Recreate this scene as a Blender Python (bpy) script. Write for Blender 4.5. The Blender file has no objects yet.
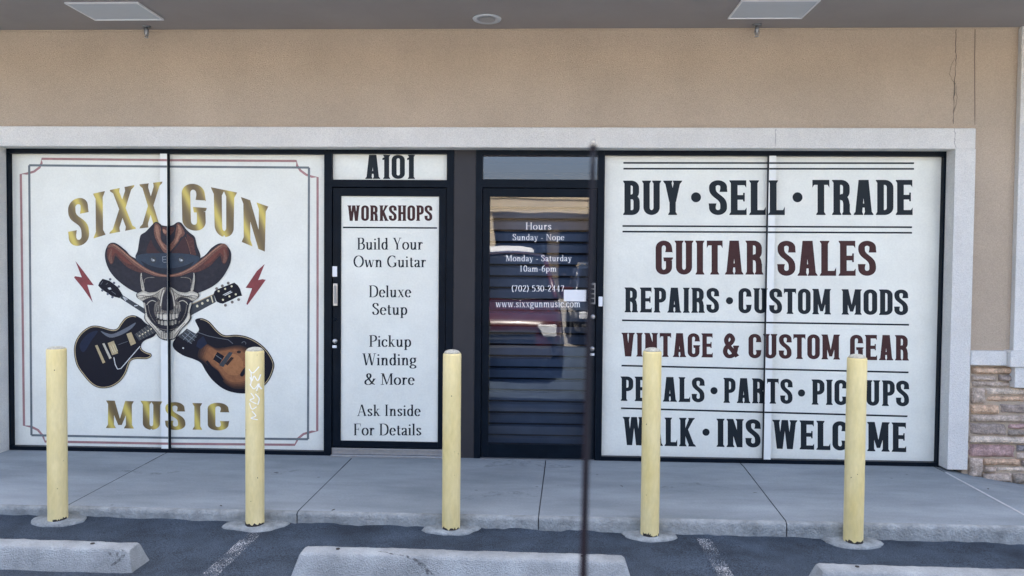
import bpy, bmesh, math, random
import numpy as np
from mathutils import Vector, Matrix, noise
from mathutils.geometry import delaunay_2d_cdt
random.seed(7)
S = bpy.context.scene
C = S.collection
R = math.radians

# ------------------------------------------------------------------ camera
YAW, PIT, ROL, DIST, HGT, FPX = R(2.06383), R(1.63077), R(0.50869), 5.78, 1.51, 740.0
_fw = Vector((-math.sin(YAW)*math.cos(PIT), math.cos(YAW)*math.cos(PIT), -math.sin(PIT)))
_r0 = Vector((math.cos(YAW), math.sin(YAW), 0)); _u0 = _r0.cross(_fw)
_rt = _r0*math.cos(ROL) + _u0*math.sin(ROL)
_up = _u0*math.cos(ROL) - _r0*math.sin(ROL)
CAM = Vector((0, -DIST, HGT))
cd = bpy.data.cameras.new('camera'); cam = bpy.data.objects.new('camera', cd); C.objects.link(cam)
cam.matrix_world = Matrix(((_rt.x, _up.x, -_fw.x, CAM.x), (_rt.y, _up.y, -_fw.y, CAM.y),
                           (_rt.z, _up.z, -_fw.z, CAM.z), (0, 0, 0, 1)))
cd.sensor_width = 36.0; cd.lens = FPX/1024*36; cd.clip_start = 0.05; cd.clip_end = 800
cd.dof.use_dof = True; cd.dof.focus_distance = 5.6; cd.dof.aperture_fstop = 3.4
S.camera = cam
# ------------------------------------------------------------------ sky, sun, exposure
SUN_EL, SUN_AZ = 66.0, 10.0          # azimuth clockwise from +Y (behind the shop)
w = bpy.data.worlds.new('World'); S.world = w; w.use_nodes = True
nt = w.node_tree; nt.nodes.clear()
sk = nt.nodes.new('ShaderNodeTexSky'); sk.sky_type = 'NISHITA'; sk.sun_disc = False
sk.sun_elevation = R(SUN_EL); sk.sun_rotation = R(SUN_AZ)
sk.dust_density = 7.0; sk.air_density = 0.8; sk.ozone_density = 1.0
bgn = nt.nodes.new('ShaderNodeBackground'); bgn.inputs[1].default_value = 0.085
out = nt.nodes.new('ShaderNodeOutputWorld')
nt.links.new(sk.outputs[0], bgn.inputs[0]); nt.links.new(bgn.outputs[0], out.inputs[0])
sl = bpy.data.lights.new('sun', 'SUN'); sl.energy = 5.0; sl.angle = R(0.53); sl.color = (1, .95, .87)
so = bpy.data.objects.new('sun', sl); C.objects.link(so)
sd = Vector((math.sin(R(SUN_AZ))*math.cos(R(SUN_EL)), math.cos(R(SUN_AZ))*math.cos(R(SUN_EL)), math.sin(R(SUN_EL))))
so.rotation_euler = sd.to_track_quat('Z', 'Y').to_euler(); so.location = sd*40
S.view_settings.view_transform = 'Standard'; S.view_settings.look = 'None'
S.view_settings.gamma = 1; S.view_settings.use_curve_mapping = False
S.view_settings.exposure = 3.42
S.render.engine = 'CYCLES'
S.cycles.max_bounces = 10; S.cycles.diffuse_bounces = 5; S.cycles.glossy_bounces = 4
S.cycles.transparent_max_bounces = 12; S.cycles.caustics_reflective = False; S.cycles.caustics_refractive = False
S.cycles.use_denoising = True

# where a point measured in the photo lies on a wall plane (Y) or on a level (Z)
def _ray(px, py): return _fw + _rt*((px-512)/FPX) + _up*((288-py)/FPX)
def at(px, py, Y=0.0):
    d = _ray(px, py); t = (Y+DIST)/d.y; return CAM.x+d.x*t, CAM.z+d.z*t
def atz(px, py, Z=0.0):
    d = _ray(px, py); t = (Z-HGT)/d.z; return CAM.x+d.x*t, CAM.y+d.y*t
def X(px, py=300, Y=0.0): return at(px, py, Y)[0]
def Z(px, py, Y=0.0): return at(px, py, Y)[1]

# ------------------------------------------------------------------ materials
MATS = {}
def srgb(r, g, b):
    f = lambda c: ((c/255+.055)/1.055)**2.4 if c > 10 else c/255/12.92
    return (f(r), f(g), f(b))
def mat(name, col, rough=.6, var=.0, vscale=6.0, bump=.0, bscale=120., spec=.5, metal=0, coat=0, col2=None, stretch=None, fine=0.0, fscale=400., spots=None):
    if name in MATS: return MATS[name]
    m = bpy.data.materials.new(name); m.use_nodes = True; n = m.node_tree.nodes; L = m.node_tree.links
    b = n['Principled BSDF']; b.inputs['Base Color'].default_value = (*col, 1)
    b.inputs['Roughness'].default_value = rough; b.inputs['Specular IOR Level'].default_value = spec
    b.inputs['Metallic'].default_value = metal
    if coat: b.inputs['Coat Weight'].default_value = coat; b.inputs['Coat Roughness'].default_value = .04
    tc = n.new('ShaderNodeTexCoord'); src = tc.outputs['Object']
    if stretch:
        mp = n.new('ShaderNodeMapping'); mp.inputs['Scale'].default_value = stretch
        L.new(src, mp.inputs[0]); src = mp.outputs[0]
    last = None
    if var:
        t = n.new('ShaderNodeTexNoise'); t.inputs['Scale'].default_value = vscale; t.inputs['Detail'].default_value = 7
        t.inputs['Roughness'].default_value = .62; L.new(src, t.inputs['Vector'])
        cr = n.new('ShaderNodeValToRGB'); cr.color_ramp.elements[0].position = .3; cr.color_ramp.elements[1].position = .72
        c2 = col2 or tuple(min(1, c*(1+var)) for c in col)
        c1 = tuple(c*(1-var) for c in col)
        cr.color_ramp.elements[0].color = (*c1, 1); cr.color_ramp.elements[1].color = (*c2, 1)
        L.new(t.outputs['Fac'], cr.inputs[0]); last = cr.outputs[0]
    if fine:
        t3 = n.new('ShaderNodeTexNoise'); t3.inputs['Scale'].default_value = fscale; t3.inputs['Detail'].default_value = 3
        L.new(src, t3.inputs['Vector'])
        mr = n.new('ShaderNodeMapRange'); mr.inputs[1].default_value = .3; mr.inputs[2].default_value = .7
        mr.inputs[3].default_value = 1-fine; mr.inputs[4].default_value = 1+fine
        L.new(t3.outputs['Fac'], mr.inputs[0])
        mx = n.new('ShaderNodeMix'); mx.data_type = 'RGBA'; mx.blend_type = 'MULTIPLY'; mx.inputs[0].default_value = 1
        if last: L.new(last, mx.inputs[6])
        else: mx.inputs[6].default_value = (*col, 1)
        L.new(mr.outputs[0], mx.inputs[7]); last = mx.outputs[2]
    if spots:                     # (cells per metre, radius in cells, share of cells, darkening): gum, drips and grit
        vo = n.new('ShaderNodeTexVoronoi'); vo.inputs['Scale'].default_value = spots[0]; L.new(tc.outputs['Object'], vo.inputs['Vector'])
        wb = n.new('ShaderNodeTexNoise'); wb.inputs['Scale'].default_value = spots[0]*3; L.new(tc.outputs['Object'], wb.inputs['Vector'])
        ad = n.new('ShaderNodeMath'); ad.operation = 'MULTIPLY_ADD'; ad.inputs[1].default_value = .16; L.new(wb.outputs['Fac'], ad.inputs[0]); L.new(vo.outputs['Distance'], ad.inputs[2])
        m1_ = n.new('ShaderNodeMapRange'); m1_.inputs[1].default_value = spots[1]+.10; m1_.inputs[2].default_value = spots[1]+.06; L.new(ad.outputs[0], m1_.inputs[0])
        sp = n.new('ShaderNodeSeparateColor'); L.new(vo.outputs['Color'], sp.inputs[0])
        lt = n.new('ShaderNodeMath'); lt.operation = 'LESS_THAN'; lt.inputs[1].default_value = spots[2]; L.new(sp.outputs[0], lt.inputs[0])
        mu = n.new('ShaderNodeMath'); mu.operation = 'MULTIPLY'; L.new(m1_.outputs[0], mu.inputs[0]); L.new(lt.outputs[0], mu.inputs[1])
        m2_ = n.new('ShaderNodeMath'); m2_.operation = 'MULTIPLY'; m2_.inputs[1].default_value = spots[3]; L.new(mu.outputs[0], m2_.inputs[0])
        mx2 = n.new('ShaderNodeMix'); mx2.data_type = 'RGBA'; L.new(m2_.outputs[0], mx2.inputs[0])
        if last: L.new(last, mx2.inputs[6])
        else: mx2.inputs[6].default_value = (*col, 1)
        mx2.inputs[7].default_value = (*[c*.35 for c in col], 1); last = mx2.outputs[2]
    if last: L.new(last, b.inputs['Base Color'])
    if bump:
        t2 = n.new('ShaderNodeTexNoise'); t2.inputs['Scale'].default_value = bscale; t2.inputs['Detail'].default_value = 5
        L.new(src, t2.inputs['Vector'])
        bp = n.new('ShaderNodeBump'); bp.inputs['Strength'].default_value = bump; bp.inputs['Distance'].default_value = .01
        L.new(t2.outputs['Fac'], bp.inputs['Height']); L.new(bp.outputs[0], b.inputs['Normal'])
    MATS[name] = m; return m
def glassmat(name, tint, refl, rough=0.0):
    m = bpy.data.materials.new(name); m.use_nodes = True; n = m.node_tree.nodes; L = m.node_tree.links
    n.remove(n['Principled BSDF'])
    tr = n.new('ShaderNodeBsdfTransparent'); tr.inputs[0].default_value = (*tint, 1)
    gl = n.new('ShaderNodeBsdfGlossy'); gl.inputs['Roughness'].default_value = rough; gl.inputs[0].default_value = (.97, .98, 1, 1)
    fr = n.new('ShaderNodeFresnel'); fr.inputs[0].default_value = 1.5
    ad = n.new('ShaderNodeMath'); ad.operation = 'MULTIPLY_ADD'; ad.inputs[1].default_value = 1.0; ad.inputs[2].default_value = refl; ad.use_clamp = True
    # slow waviness of the pane
    tc = n.new('ShaderNodeTexCoord'); tx = n.new('ShaderNodeTexNoise'); tx.inputs['Scale'].default_value = 2.2; tx.inputs['Detail'].default_value = 1
    bp = n.new('ShaderNodeBump'); bp.inputs['Strength'].default_value = .035; bp.inputs['Distance'].default_value = .02
    L.new(tc.outputs['Object'], tx.inputs[0]); L.new(tx.outputs[0], bp.inputs['Height']); L.new(bp.outputs[0], gl.inputs['Normal'])
    mx = n.new('ShaderNodeMixShader')
    L.new(fr.outputs[0], ad.inputs[0]); L.new(ad.outputs[0], mx.inputs[0]); L.new(tr.outputs[0], mx.inputs[1]); L.new(gl.outputs[0], mx.inputs[2])
    L.new(mx.outputs[0], n['Material Output'].inputs[0]); return m

M_stucco = mat('stucco', (.48, .392, .298), .92, .09, 1.6, 1.0, 150, .2, fine=.10, fscale=130)
M_trim = mat('painted_stucco_trim', (.69, .675, .63), .85, .07, 4, 1.0, 120, .25, fine=.10, fscale=110)
M_soffit = mat('soffit_paint', (.315, .288, .27), .85, .06, 1.5, .3, 150, .2, fine=.03)
M_black = mat('black_aluminium', (.0045, .0085, .0145), .36, .25, 9, .0, spec=.07)
M_clad = mat('brown_cladding', (.034, .033, .036), .5, .12, 3, .05, 60, .2)
M_vinyl = mat('white_vinyl', (.72, .73, .655), .30, .06, 3.2, .34, 15, .45, fine=.035, fscale=70)
M_wrap_lit = mat('white_vinyl_wrap_lit', (.76, .77, .72), .4, .04, 6, .1, 30, .4)  # paler copy of the vinyl: the strip's extra brightness is put into its colour
M_ink = mat('ink_black', (.012, .018, .0235), .5, spec=.15)
M_maroon = mat('ink_maroon', (.055, .022, .022), .5, .15, 30, spec=.15)
M_redline = mat('ink_dusty_red', (.33, .175, .17), .45, .2, 12, spec=.4)
M_greyline = mat('ink_grey', (.125, .15, .16), .45, .2, 12, spec=.4)
M_bolt = mat('ink_red', (.19, .022, .03), .42, .25, 20, spec=.4)
M_conc = mat('sidewalk_concrete', (.262, .297, .31), .9, .28, 1.5, .7, 160, .2, fine=.12, fscale=180, col2=(.35, .38, .39), stretch=(.5, 1.7, 1), spots=(7, .06, .22, .55))
M_kerb = mat('kerb_concrete', (.275, .292, .285), .92, .32, 11, 1.0, 75, .2, fine=.10, fscale=240)
M_asph = mat('asphalt', (.042, .057, .076), .92, .42, 4.0, 1.0, 150, .2, fine=.65, fscale=170, spots=(26, .04, .12, .5))
M_stop = mat('wheel_stop_concrete', (.275, .30, .307), .92, .32, 4, 1.0, 150, .2, fine=.14, fscale=150, spots=(24, .10, .22, .55))
M_joint = mat('joint_dark', (.07, .075, .08), .95)
M_jlight = mat('joint_pale', (.50, .50, .49), .95, .15, 40)
M_yel = mat('yellow_paint', (.78, .618, .238), .48, .13, 5, .2, 30, .4, stretch=(1, 1, .3), fine=.05, fscale=70, col2=(.80, .675, .36), spots=(26, .07, .10, .75))
M_bare = mat('rusted_steel', (.03, .026, .023), .9, .4, 60)
M_capc = mat('cap_concrete', (.56, .53, .42), .95, .3, 70, 1, 200, fine=.2)
M_silver = mat('brushed_aluminium', (.42, .42, .42), .35, .1, 30, metal=.9)
M_grey = mat('grey_metal', (.22, .23, .24), .4, .1, 40, metal=.6)
M_white = mat('white_plastic', (.75, .76, .77), .45)
M_diff = mat('light_diffuser', (.50, .54, .57), .5, .03, 8)
M_int = mat('dark_interior', (.05, .05, .055), .9)
M_slat = mat('shutter_slat', (.14, .185, .26), .5, .1, 6)
M_door_glass = glassmat('door_glass', (.58, .65, .75), .02)
M_tr_glass = glassmat('transom_glass', (.30, .36, .44), .075, .08)

def gold(name='gold_ink'):
    m = bpy.data.materials.new(name); m.use_nodes = True; n = m.node_tree.nodes; L = m.node_tree.links
    b = n['Principled BSDF']; b.inputs['Roughness'].default_value = .42
    tc = n.new('ShaderNodeTexCoord'); mp = n.new('ShaderNodeMapping'); mp.inputs['Rotation'].default_value = (0, R(24), 0)
    wv = n.new('ShaderNodeTexWave'); wv.inputs['Scale'].default_value = 1.9; wv.inputs['Distortion'].default_value = 1.3; wv.inputs['Detail Scale'].default_value = 1.2
    wv.bands_direction = 'X'
    cr = n.new('ShaderNodeValToRGB'); e = cr.color_ramp.elements
    e[0].position = 0; e[0].color = (.125, .085, .033, 1); e[1].position = 1; e[1].color = (.58, .46, .095, 1)
    k = e.new(.45); k.color = (.20, .14, .045, 1); k = e.new(.75); k.color = (.33, .25, .07, 1)
    L.new(tc.outputs['Object'], mp.inputs[0]); L.new(mp.outputs[0], wv.inputs[0]); L.new(wv.outputs['Fac'], cr.inputs[0]); L.new(cr.outputs[0], b.inputs['Base Color'])
    return m
M_gold = gold()
def worn(name='worn_white_paint'):
    m = bpy.data.materials.new(name); m.use_nodes = True; n = m.node_tree.nodes; L = m.node_tree.links
    b = n['Principled BSDF']; b.inputs['Base Color'].default_value = (.50, .52, .53, 1); b.inputs['Roughness'].default_value = .8
    tr = n.new('ShaderNodeBsdfTransparent'); mx = n.new('ShaderNodeMixShader')
    tc = n.new('ShaderNodeTexCoord'); a = n.new('ShaderNodeTexNoise'); a.inputs['Scale'].default_value = 150; a.inputs['Detail'].default_value = 8; a.inputs['Roughness'].default_value = .75
    c = n.new('ShaderNodeTexNoise'); c.inputs['Scale'].default_value = 7
    ma = n.new('ShaderNodeMath'); ma.operation = 'MULTIPLY_ADD'; ma.inputs[1].default_value = .28
    cr = n.new('ShaderNodeValToRGB'); cr.color_ramp.elements[0].position = .665; cr.color_ramp.elements[1].position = .745
    L.new(tc.outputs['Object'], a.inputs[0]); L.new(tc.outputs['Object'], c.inputs[0])
    L.new(c.outputs[0], ma.inputs[0]); L.new(a.outputs[0], ma.inputs[2]); L.new(ma.outputs[0], cr.inputs[0])
    L.new(cr.outputs[0], mx.inputs[0]); L.new(tr.outputs[0], mx.inputs[1]); L.new(b.outputs[0], mx.inputs[2]); L.new(mx.outputs[0], n['Material Output'].inputs[0])
    return m
M_worn = worn()
def stain_mat():
    if 'stain' in MATS: return MATS['stain']
    m = bpy.data.materials.new('sidewalk_stain'); m.use_nodes = True; n = m.node_tree.nodes; L = m.node_tree.links
    b = n['Principled BSDF']; b.inputs['Base Color'].default_value = (.11, .115, .115, 1); b.inputs['Roughness'].default_value = .9
    tr = n.new('ShaderNodeBsdfTransparent'); mx = n.new('ShaderNodeMixShader'); tc = n.new('ShaderNodeTexCoord'); a = n.new('ShaderNodeTexNoise')
    a.inputs['Scale'].default_value = 11; a.inputs['Detail'].default_value = 8; a.inputs['Roughness'].default_value = .7
    cr = n.new('ShaderNodeValToRGB'); cr.color_ramp.elements[0].position = .47; cr.color_ramp.elements[1].position = .80; cr.color_ramp.elements[1].color = (.6, .6, .6, 1)
    L.new(tc.outputs['Object'], a.inputs[0]); L.new(a.outputs[0], cr.inputs[0]); L.new(cr.outputs[0], mx.inputs[0]); L.new(tr.outputs[0], mx.inputs[1]); L.new(b.outputs[0], mx.inputs[2]); L.new(mx.outputs[0], n['Material Output'].inputs[0])
    MATS['stain'] = m; return m
def ink(name, r, g, b, k=1.0, var=.14, vs=60):
    c = srgb(r, g, b); return mat('print_'+name, tuple(max(.003, x*k*1.08-.006) for x in c), .5, var, vs, spec=.2)

# ------------------------------------------------------------------ object helpers
def tag(o, label=None, cat=None, group=None, kind=None):
    if label: o['label'] = label
    if cat: o['category'] = cat
    if group: o['group'] = group
    if kind: o['kind'] = kind
    return o
def empty(name, loc, label, cat, group=None):
    o = bpy.data.objects.new(name, None); o.location = loc; o.empty_display_size = .1; C.objects.link(o)
    return tag(o, label, cat, group)
def link(name, me, parent=None):
    o = bpy.data.objects.new(name, me); C.objects.link(o)
    if parent:
        o.parent = parent
        p = parent; off = Vector((0, 0, 0))
        while p: off += Vector(p.location); p = p.parent
        o.location = -off            # meshes are written in scene coordinates
    return o
def to_obj(name, bm, mats, parent=None, smooth=False):
    me = bpy.data.meshes.new(name); bm.to_mesh(me); bm.free()
    for m in (mats if isinstance(mats, (list, tuple)) else [mats]): me.materials.append(m)
    if smooth:
        for p in me.polygons: p.use_smooth = True
    return link(name, me, parent)
def box(bm, x0, x1, y0, y1, z0, z1, bev=0, mi=0, seg=2):
    g = bmesh.ops.create_cube(bm, size=1); vs = g['verts']
    for v in vs:
        v.co = Vector((x0 if v.co.x < 0 else x1, y0 if v.co.y < 0 else y1, z0 if v.co.z < 0 else z1))
    fs = list({f for v in vs for f in v.link_faces})
    for f in fs: f.material_index = mi
    if bev:
        es = list({e for v in vs for e in v.link_edges})
        r = bmesh.ops.bevel(bm, geom=es, offset=bev, segments=seg, affect='EDGES', profile=.6)
        for f in r['faces']: f.material_index = mi
def boxes(name, lst, m, parent=None, bev=0):
    bm = bmesh.new()
    for b in lst: box(bm, *b, bev=bev)
    return to_obj(name, bm, m, parent)
def tube(bm, pts, rad, seg=10, mi=0, caps=True):
    rings = []
    n = len(pts); pts = [Vector(p) for p in pts]
    for i, p in enumerate(pts):
        d = (pts[min(i+1, n-1)]-pts[max(i-1, 0)]).normalized()
        a = d.orthogonal().normalized(); b = d.cross(a)
        r = rad[i] if isinstance(rad, (list, tuple)) else rad
        rings.append([bm.verts.new(p+a*math.cos(t*2*math.pi/seg)*r+b*math.sin(t*2*math.pi/seg)*r) for t in range(seg)])
    for i in range(n-1):
        # align ring start
        A, B = rings[i], rings[i+1]
        k = min(range(seg), key=lambda q: (A[0].co-pts[i]-(B[q].co-pts[i+1])).length)
        B = B[k:]+B[:k]; rings[i+1] = B
        for j in range(seg):
            f = bm.faces.new((A[j], A[(j+1) % seg], B[(j+1) % seg], B[j])); f.material_index = mi; f.smooth = True
    if caps:
        f = bm.faces.new(rings[0][::-1]); f.material_index = mi; f = bm.faces.new(rings[-1]); f.material_index = mi
def lathe(bm, cx, cy, prof, seg=32, mi=0, jit=None, axis='Z'):
    rings = []
    for r, z in prof:
        ring = []
        for k in range(seg):
            a = 2*math.pi*k/seg; rr = r*(jit(a, z) if jit else 1)
            p = (cx+rr*math.cos(a), cy+rr*math.sin(a), z) if axis == 'Z' else (cx+rr*math.cos(a), z, cy+rr*math.sin(a))
            ring.append(bm.verts.new(p))
        rings.append(ring)
    for i in range(len(rings)-1):
        for k in range(seg):
            f = bm.faces.new((rings[i][k], rings[i][(k+1) % seg], rings[i+1][(k+1) % seg], rings[i+1][k])); f.smooth = True; f.material_index = mi
    f = bm.faces.new(rings[0][::-1]); f.material_index = mi; f = bm.faces.new(rings[-1]); f.material_index = mi

# ------------------------------------------------------------------ flat printing: polygons joined by triangulation
def ccw(p):
    a = sum(p[i][0]*p[(i+1) % len(p)][1]-p[(i+1) % len(p)][0]*p[i][1] for i in range(len(p)))
    return p if a > 0 else p[::-1]
def union_tris(polys):
    vs, fs = [], []
    for p in polys:
        q = []
        for pt in p:
            if not q or (abs(pt[0]-q[-1][0])+abs(pt[1]-q[-1][1])) > 1e-7: q.append(pt)
        if len(q) > 2 and abs(q[0][0]-q[-1][0])+abs(q[0][1]-q[-1][1]) < 1e-7: q.pop()
        if len(q) < 3: continue
        q = ccw(q); b = len(vs); vs += [Vector((a[0], a[1])) for a in q]; fs.append(list(range(b, len(vs))))
    if not vs: return [], []
    ov, oe, of, _, _, orig = delaunay_2d_cdt(vs, [], fs, 0, 1e-7)
    ov = [tuple(v) for v in ov]; A = np.array(ov)
    cen = np.array([A[f].mean(0) for f in map(list, of)]); keep = np.zeros(len(of), bool)
    for f in fs:
        q = np.array([vs[i][:] for i in f]); lo, hi = q.min(0), q.max(0)
        idx = np.where(~keep & (cen[:, 0] >= lo[0]) & (cen[:, 0] <= hi[0]) & (cen[:, 1] >= lo[1]) & (cen[:, 1] <= hi[1]))[0]
        if not len(idx): continue
        c = cen[idx]; ins = np.zeros(len(idx), bool); j = len(q)-1
        for i in range(len(q)):
            a, b = q[i], q[j]; j = i
            if a[1] != b[1]:
                ins ^= ((a[1] > c[:, 1]) != (b[1] > c[:, 1])) & (c[:, 0] < (b[0]-a[0])*(c[:, 1]-a[1])/(b[1]-a[1])+a[0])
        keep[idx] |= ins
    return ov, [f for f, k in zip(of, keep) if k]
class Flat:
    """printed sheets on a wall plane: every shape is a fraction of a millimetre above the one before"""
    def __init__(s, base=.0004, step=.00012): s.sh = []; s.base = base; s.step = step; s.k = 0
    def add(s, polys, m, photo=True): s.sh.append((polys, m, photo, s.base+s.k*s.step)); s.k += 1
    def build(s, name, parent, regions, label=None):
        bm = bmesh.new(); mats = []
        for polys, m, photo, off in s.sh:
            if m not in mats: mats.append(m)
            mi = mats.index(m)
            for (Y, x0, x1) in regions:
                pp = [[at(px, py, Y) for px, py in p] for p in polys] if photo else polys
                vs, ts = union_tris(pp)
                if not ts: continue
                b2 = bmesh.new(); vv = [b2.verts.new((v[0], Y-off, v[1])) for v in vs]
                for t in ts:
                    try: b2.faces.new([vv[i] for i in t])
                    except ValueError: pass
                for xx, nn in ((x0, (-1, 0, 0)), (x1, (1, 0, 0))):
                    if xx is None: continue
                    bmesh.ops.bisect_plane(b2, geom=b2.verts[:]+b2.edges[:]+b2.faces[:], plane_co=(xx, 0, 0), plane_no=nn, clear_outer=True)
                mp = {}
                for f in b2.faces:
                    L = []
                    for v in f.verts:
                        if v not in mp: mp[v] = bm.verts.new(v.co)
                        L.append(mp[v])
                    g = bm.faces.new(L); g.material_index = mi
                    g.normal_update()
                    if g.normal.y > 0: g.normal_flip()
                b2.free()
        o = to_obj(name, bm, mats, parent)
        if label: o['label'] = label
        return o
def stroke(pts, w, closed=False):
    """quads along a path; w is a width, a list or a function of direction"""
    n = len(pts); L = []; Rr = []
    for i, p in enumerate(pts):
        a = pts[(i-1) % n] if (closed or i) else pts[0]; b = pts[(i+1) % n] if (closed or i < n-1) else pts[-1]
        dx, dy = b[0]-a[0], b[1]-a[1]; l = math.hypot(dx, dy) or 1e-9; dx, dy = dx/l, dy/l
        ww = w(dx, dy) if callable(w) else (w[i] if isinstance(w, (list, tuple)) else w)
        L.append((p[0]-dy*ww/2, p[1]+dx*ww/2)); Rr.append((p[0]+dy*ww/2, p[1]-dx*ww/2))
    return [[L[i], L[(i+1) % n], Rr[(i+1) % n], Rr[i]] for i in range(n if closed else n-1)]
def arc(cx, cy, rx, ry, a0, a1, n=10):
    return [(cx+rx*math.cos(R(a0+(a1-a0)*i/n)), cy+ry*math.sin(R(a0+(a1-a0)*i/n))) for i in range(n+1)]
def cat(P, closed=False, n=6):
    out = []; N = len(P)
    for i in range(N if closed else N-1):
        g = lambda k: P[k % N] if closed else P[max(0, min(N-1, k))]
        p0, p1, p2, p3 = g(i-1), g(i), g(i+1), g(i+2)
        for j in range(n):
            t = j/n
            out.append(tuple(.5*((2*p1[q])+(-p0[q]+p2[q])*t+(2*p0[q]-5*p1[q]+4*p2[q]-p3[q])*t*t+(-p0[q]+3*p1[q]-3*p2[q]+p3[q])*t**3) for q in (0, 1)))
    if not closed: out.append(P[-1])
    return out
def bez(a, b, c, d, n=10):
    return [tuple((1-t)**3*a[q]+3*(1-t)**2*t*b[q]+3*(1-t)*t*t*c[q]+t**3*d[q] for q in (0, 1)) for t in [i/n for i in range(n+1)]]

# ------------------------------------------------------------------ lettering 1: condensed poster capitals with small flared serifs
class Slab:
    def __init__(s, st=.188, th=.142, e=.042, hf=.085, wx=0): s.s, s.t, s.e, s.h, s.wx = st, th, e, hf, wx
    def stem(s, x, y0=0, y1=1, b=(1, 1), t=(1, 1), w=None):
        w = (w or s.s)/2; e, h = s.e, s.h
        p = [(x-w-e*b[0], y0), (x+w+e*b[1], y0)]
        if b[1]: p += [(x+w+e*.85, y0+.03), (x+w, y0+h)]
        if t[1]: p += [(x+w, y1-h), (x+w+e*.85, y1-.03)]
        p += [(x+w+e*t[1], y1), (x-w-e*t[0], y1)]
        if t[0]: p += [(x-w-e*.85, y1-.03), (x-w, y1-h)]
        if b[0]: p += [(x-w, y0+h), (x-w-e*.85, y0+.03)]
        return [p]
    def pen(s, dx, dy): return math.hypot(s.s*dy, s.t*dx)
    def ln(s, *pts): return stroke(list(pts), s.pen)
    def arm(s, x0, x1, y, d, sp=.07):     # d +1: hangs below y; -1 stands on y
        t = s.t
        return [[(x0, y), (x1, y), (x1, y-d*(t+sp)), (x1-.05, y-d*t), (x0, y-d*t)]]
    def rr(s, xl, xr, yb, yt, r):         # rounded ring
        p = arc(xr-r, yt-r, r, r, 0, 90)+arc(xl+r, yt-r, r, r, 90, 180)+arc(xl+r, yb+r, r, r, 180, 270)+arc(xr-r, yb+r, r, r, 270, 360)
        return stroke(p, s.pen, True)
    def diag(s, x0, x1, y0=0, y1=1, w=None, b=1, t=0):
        w = (w or s.s*1.03)/2; o = [[(x0-w, y0), (x0+w, y0), (x1+w, y1), (x1-w, y1)]]
        e = s.e
        if b: o.append([(x0-w-e, y0), (x0+w+e, y0), (x0+w+e*.8, y0+.035), (x0+w+(x1-x0)*.09, y0+.09), (x0-w+(x1-x0)*.09, y0+.09), (x0-w-e*.8, y0+.035)])
        if t: o.append([(x1-w-e, y1), (x1+w+e, y1), (x1+w+e*.8, y1-.035), (x1+w-(x1-x0)*.09, y1-.09), (x1-w-(x1-x0)*.09, y1-.09), (x1-w-e*.8, y1-.035)])
        return o
    def glyph(s, c):
        S_, t, e = s.s, s.t, s.e; h = S_/2; L = e+h; ht = t/2
        W = .50; xr = W-h; r = .155
        if c == 'I': return s.stem(L), 2*L
        if c == '1': return s.stem(L+.06)+[[(L+.06-h+.01, 1), (L+.06-h+.01, .80), (L-.10, .78), (L-.10, .86), (L-.02, .90), (L+.02, 1)]], 2*L+.06
        if c in 'O0': return s.rr(h, xr, ht, 1-ht, r), W
        if c in 'CG':
            p = [(xr, .685), (xr, 1-ht-r)]+arc(xr-r, 1-ht-r, r, r, 0, 90)+arc(h+r, 1-ht-r, r, r, 90, 180)+arc(h+r, ht+r, r, r, 180, 270)+arc(xr-r, ht+r, r, r, 270, 360)+[(xr, .315 if c == 'C' else .42)]
            o = stroke(p, s.pen)
            o.append([(xr-h-.02, .66), (xr+h, .66), (xr+h+.018, .64), (xr+h, .78), (xr-h, .76)])
            if c == 'C': o.append([(xr-h-.02, .34), (xr+h, .34), (xr+h+.018, .36), (xr+h, .22), (xr-h, .24)])
            else: o += [[(.235, .505), (xr+h+.03, .505), (xr+h+.025, .47), (xr+h, .43), (xr-h, .39), (.25, .39)]]
            return o, W+.015
        if c == 'D':
            p = [(L, 1-ht), (xr-r, 1-ht)]+arc(xr-r, 1-ht-r, r, r, 90, 0)+arc(xr-r, ht+r, r, r, 0, -90)+[(L, ht)]
            return s.stem(L, b=(1, 0), t=(1, 0))+stroke(p, s.pen), W
        if c in 'PR':
            y0 = .40 if c == 'P' else .44; r2 = .15
            p = [(L, 1-ht), (xr-r2, 1-ht)]+arc(xr-r2, 1-ht-r2, r2, r2, 90, 0)+arc(xr-r2, y0+ht+r2, r2, r2, 0, -90)+[(L, y0+ht)]
            o = s.stem(L, t=(1, 0))+stroke(p, s.pen)
            if c == 'R':
                o += s.stem(xr+.005, 0, .32, b=(.4, 1), t=(0, 0)); o += stroke(bez((.24, y0+ht), (.36, y0+ht), (xr, y0), (xr+.005, .25)), s.s*.95)
                return o, W+.05
            return o, W-.01
        if c == 'B':
            r2 = .14; xu = xr-.02
            p = [(L, 1-ht), (xu-r2, 1-ht)]+arc(xu-r2, 1-ht-r2, r2, r2, 90, 0)+arc(xu-r2, .455+ht+r2, r2, r2, 0, -90)+[(L, .455+ht)]
            q = [(L, .455+ht), (xr-r2, .455+ht)]+arc(xr-r2, .455+ht-r2, r2, r2, 90, 0)+arc(xr-r2, ht+r2, r2, r2, 0, -90)+[(L, ht)]
            return s.stem(L, b=(1, 0), t=(1, 0))+stroke(p, s.pen)+stroke(q, s.pen), W+.005
        if c == 'E':
            return s.stem(L, b=(1, 0), t=(1, 0))+s.arm(L, .47, 1, 1)+s.arm(L, .48, 0, -1)+[[(L, .44), (.38, .44), (.385, .39), (.43, .39), (.43, .64), (.385, .64), (.38, .575), (L, .575)]], .49
        if c == 'L': return s.stem(L, b=(1, 0))+s.arm(L, .46, 0, -1, .10), .465
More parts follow.
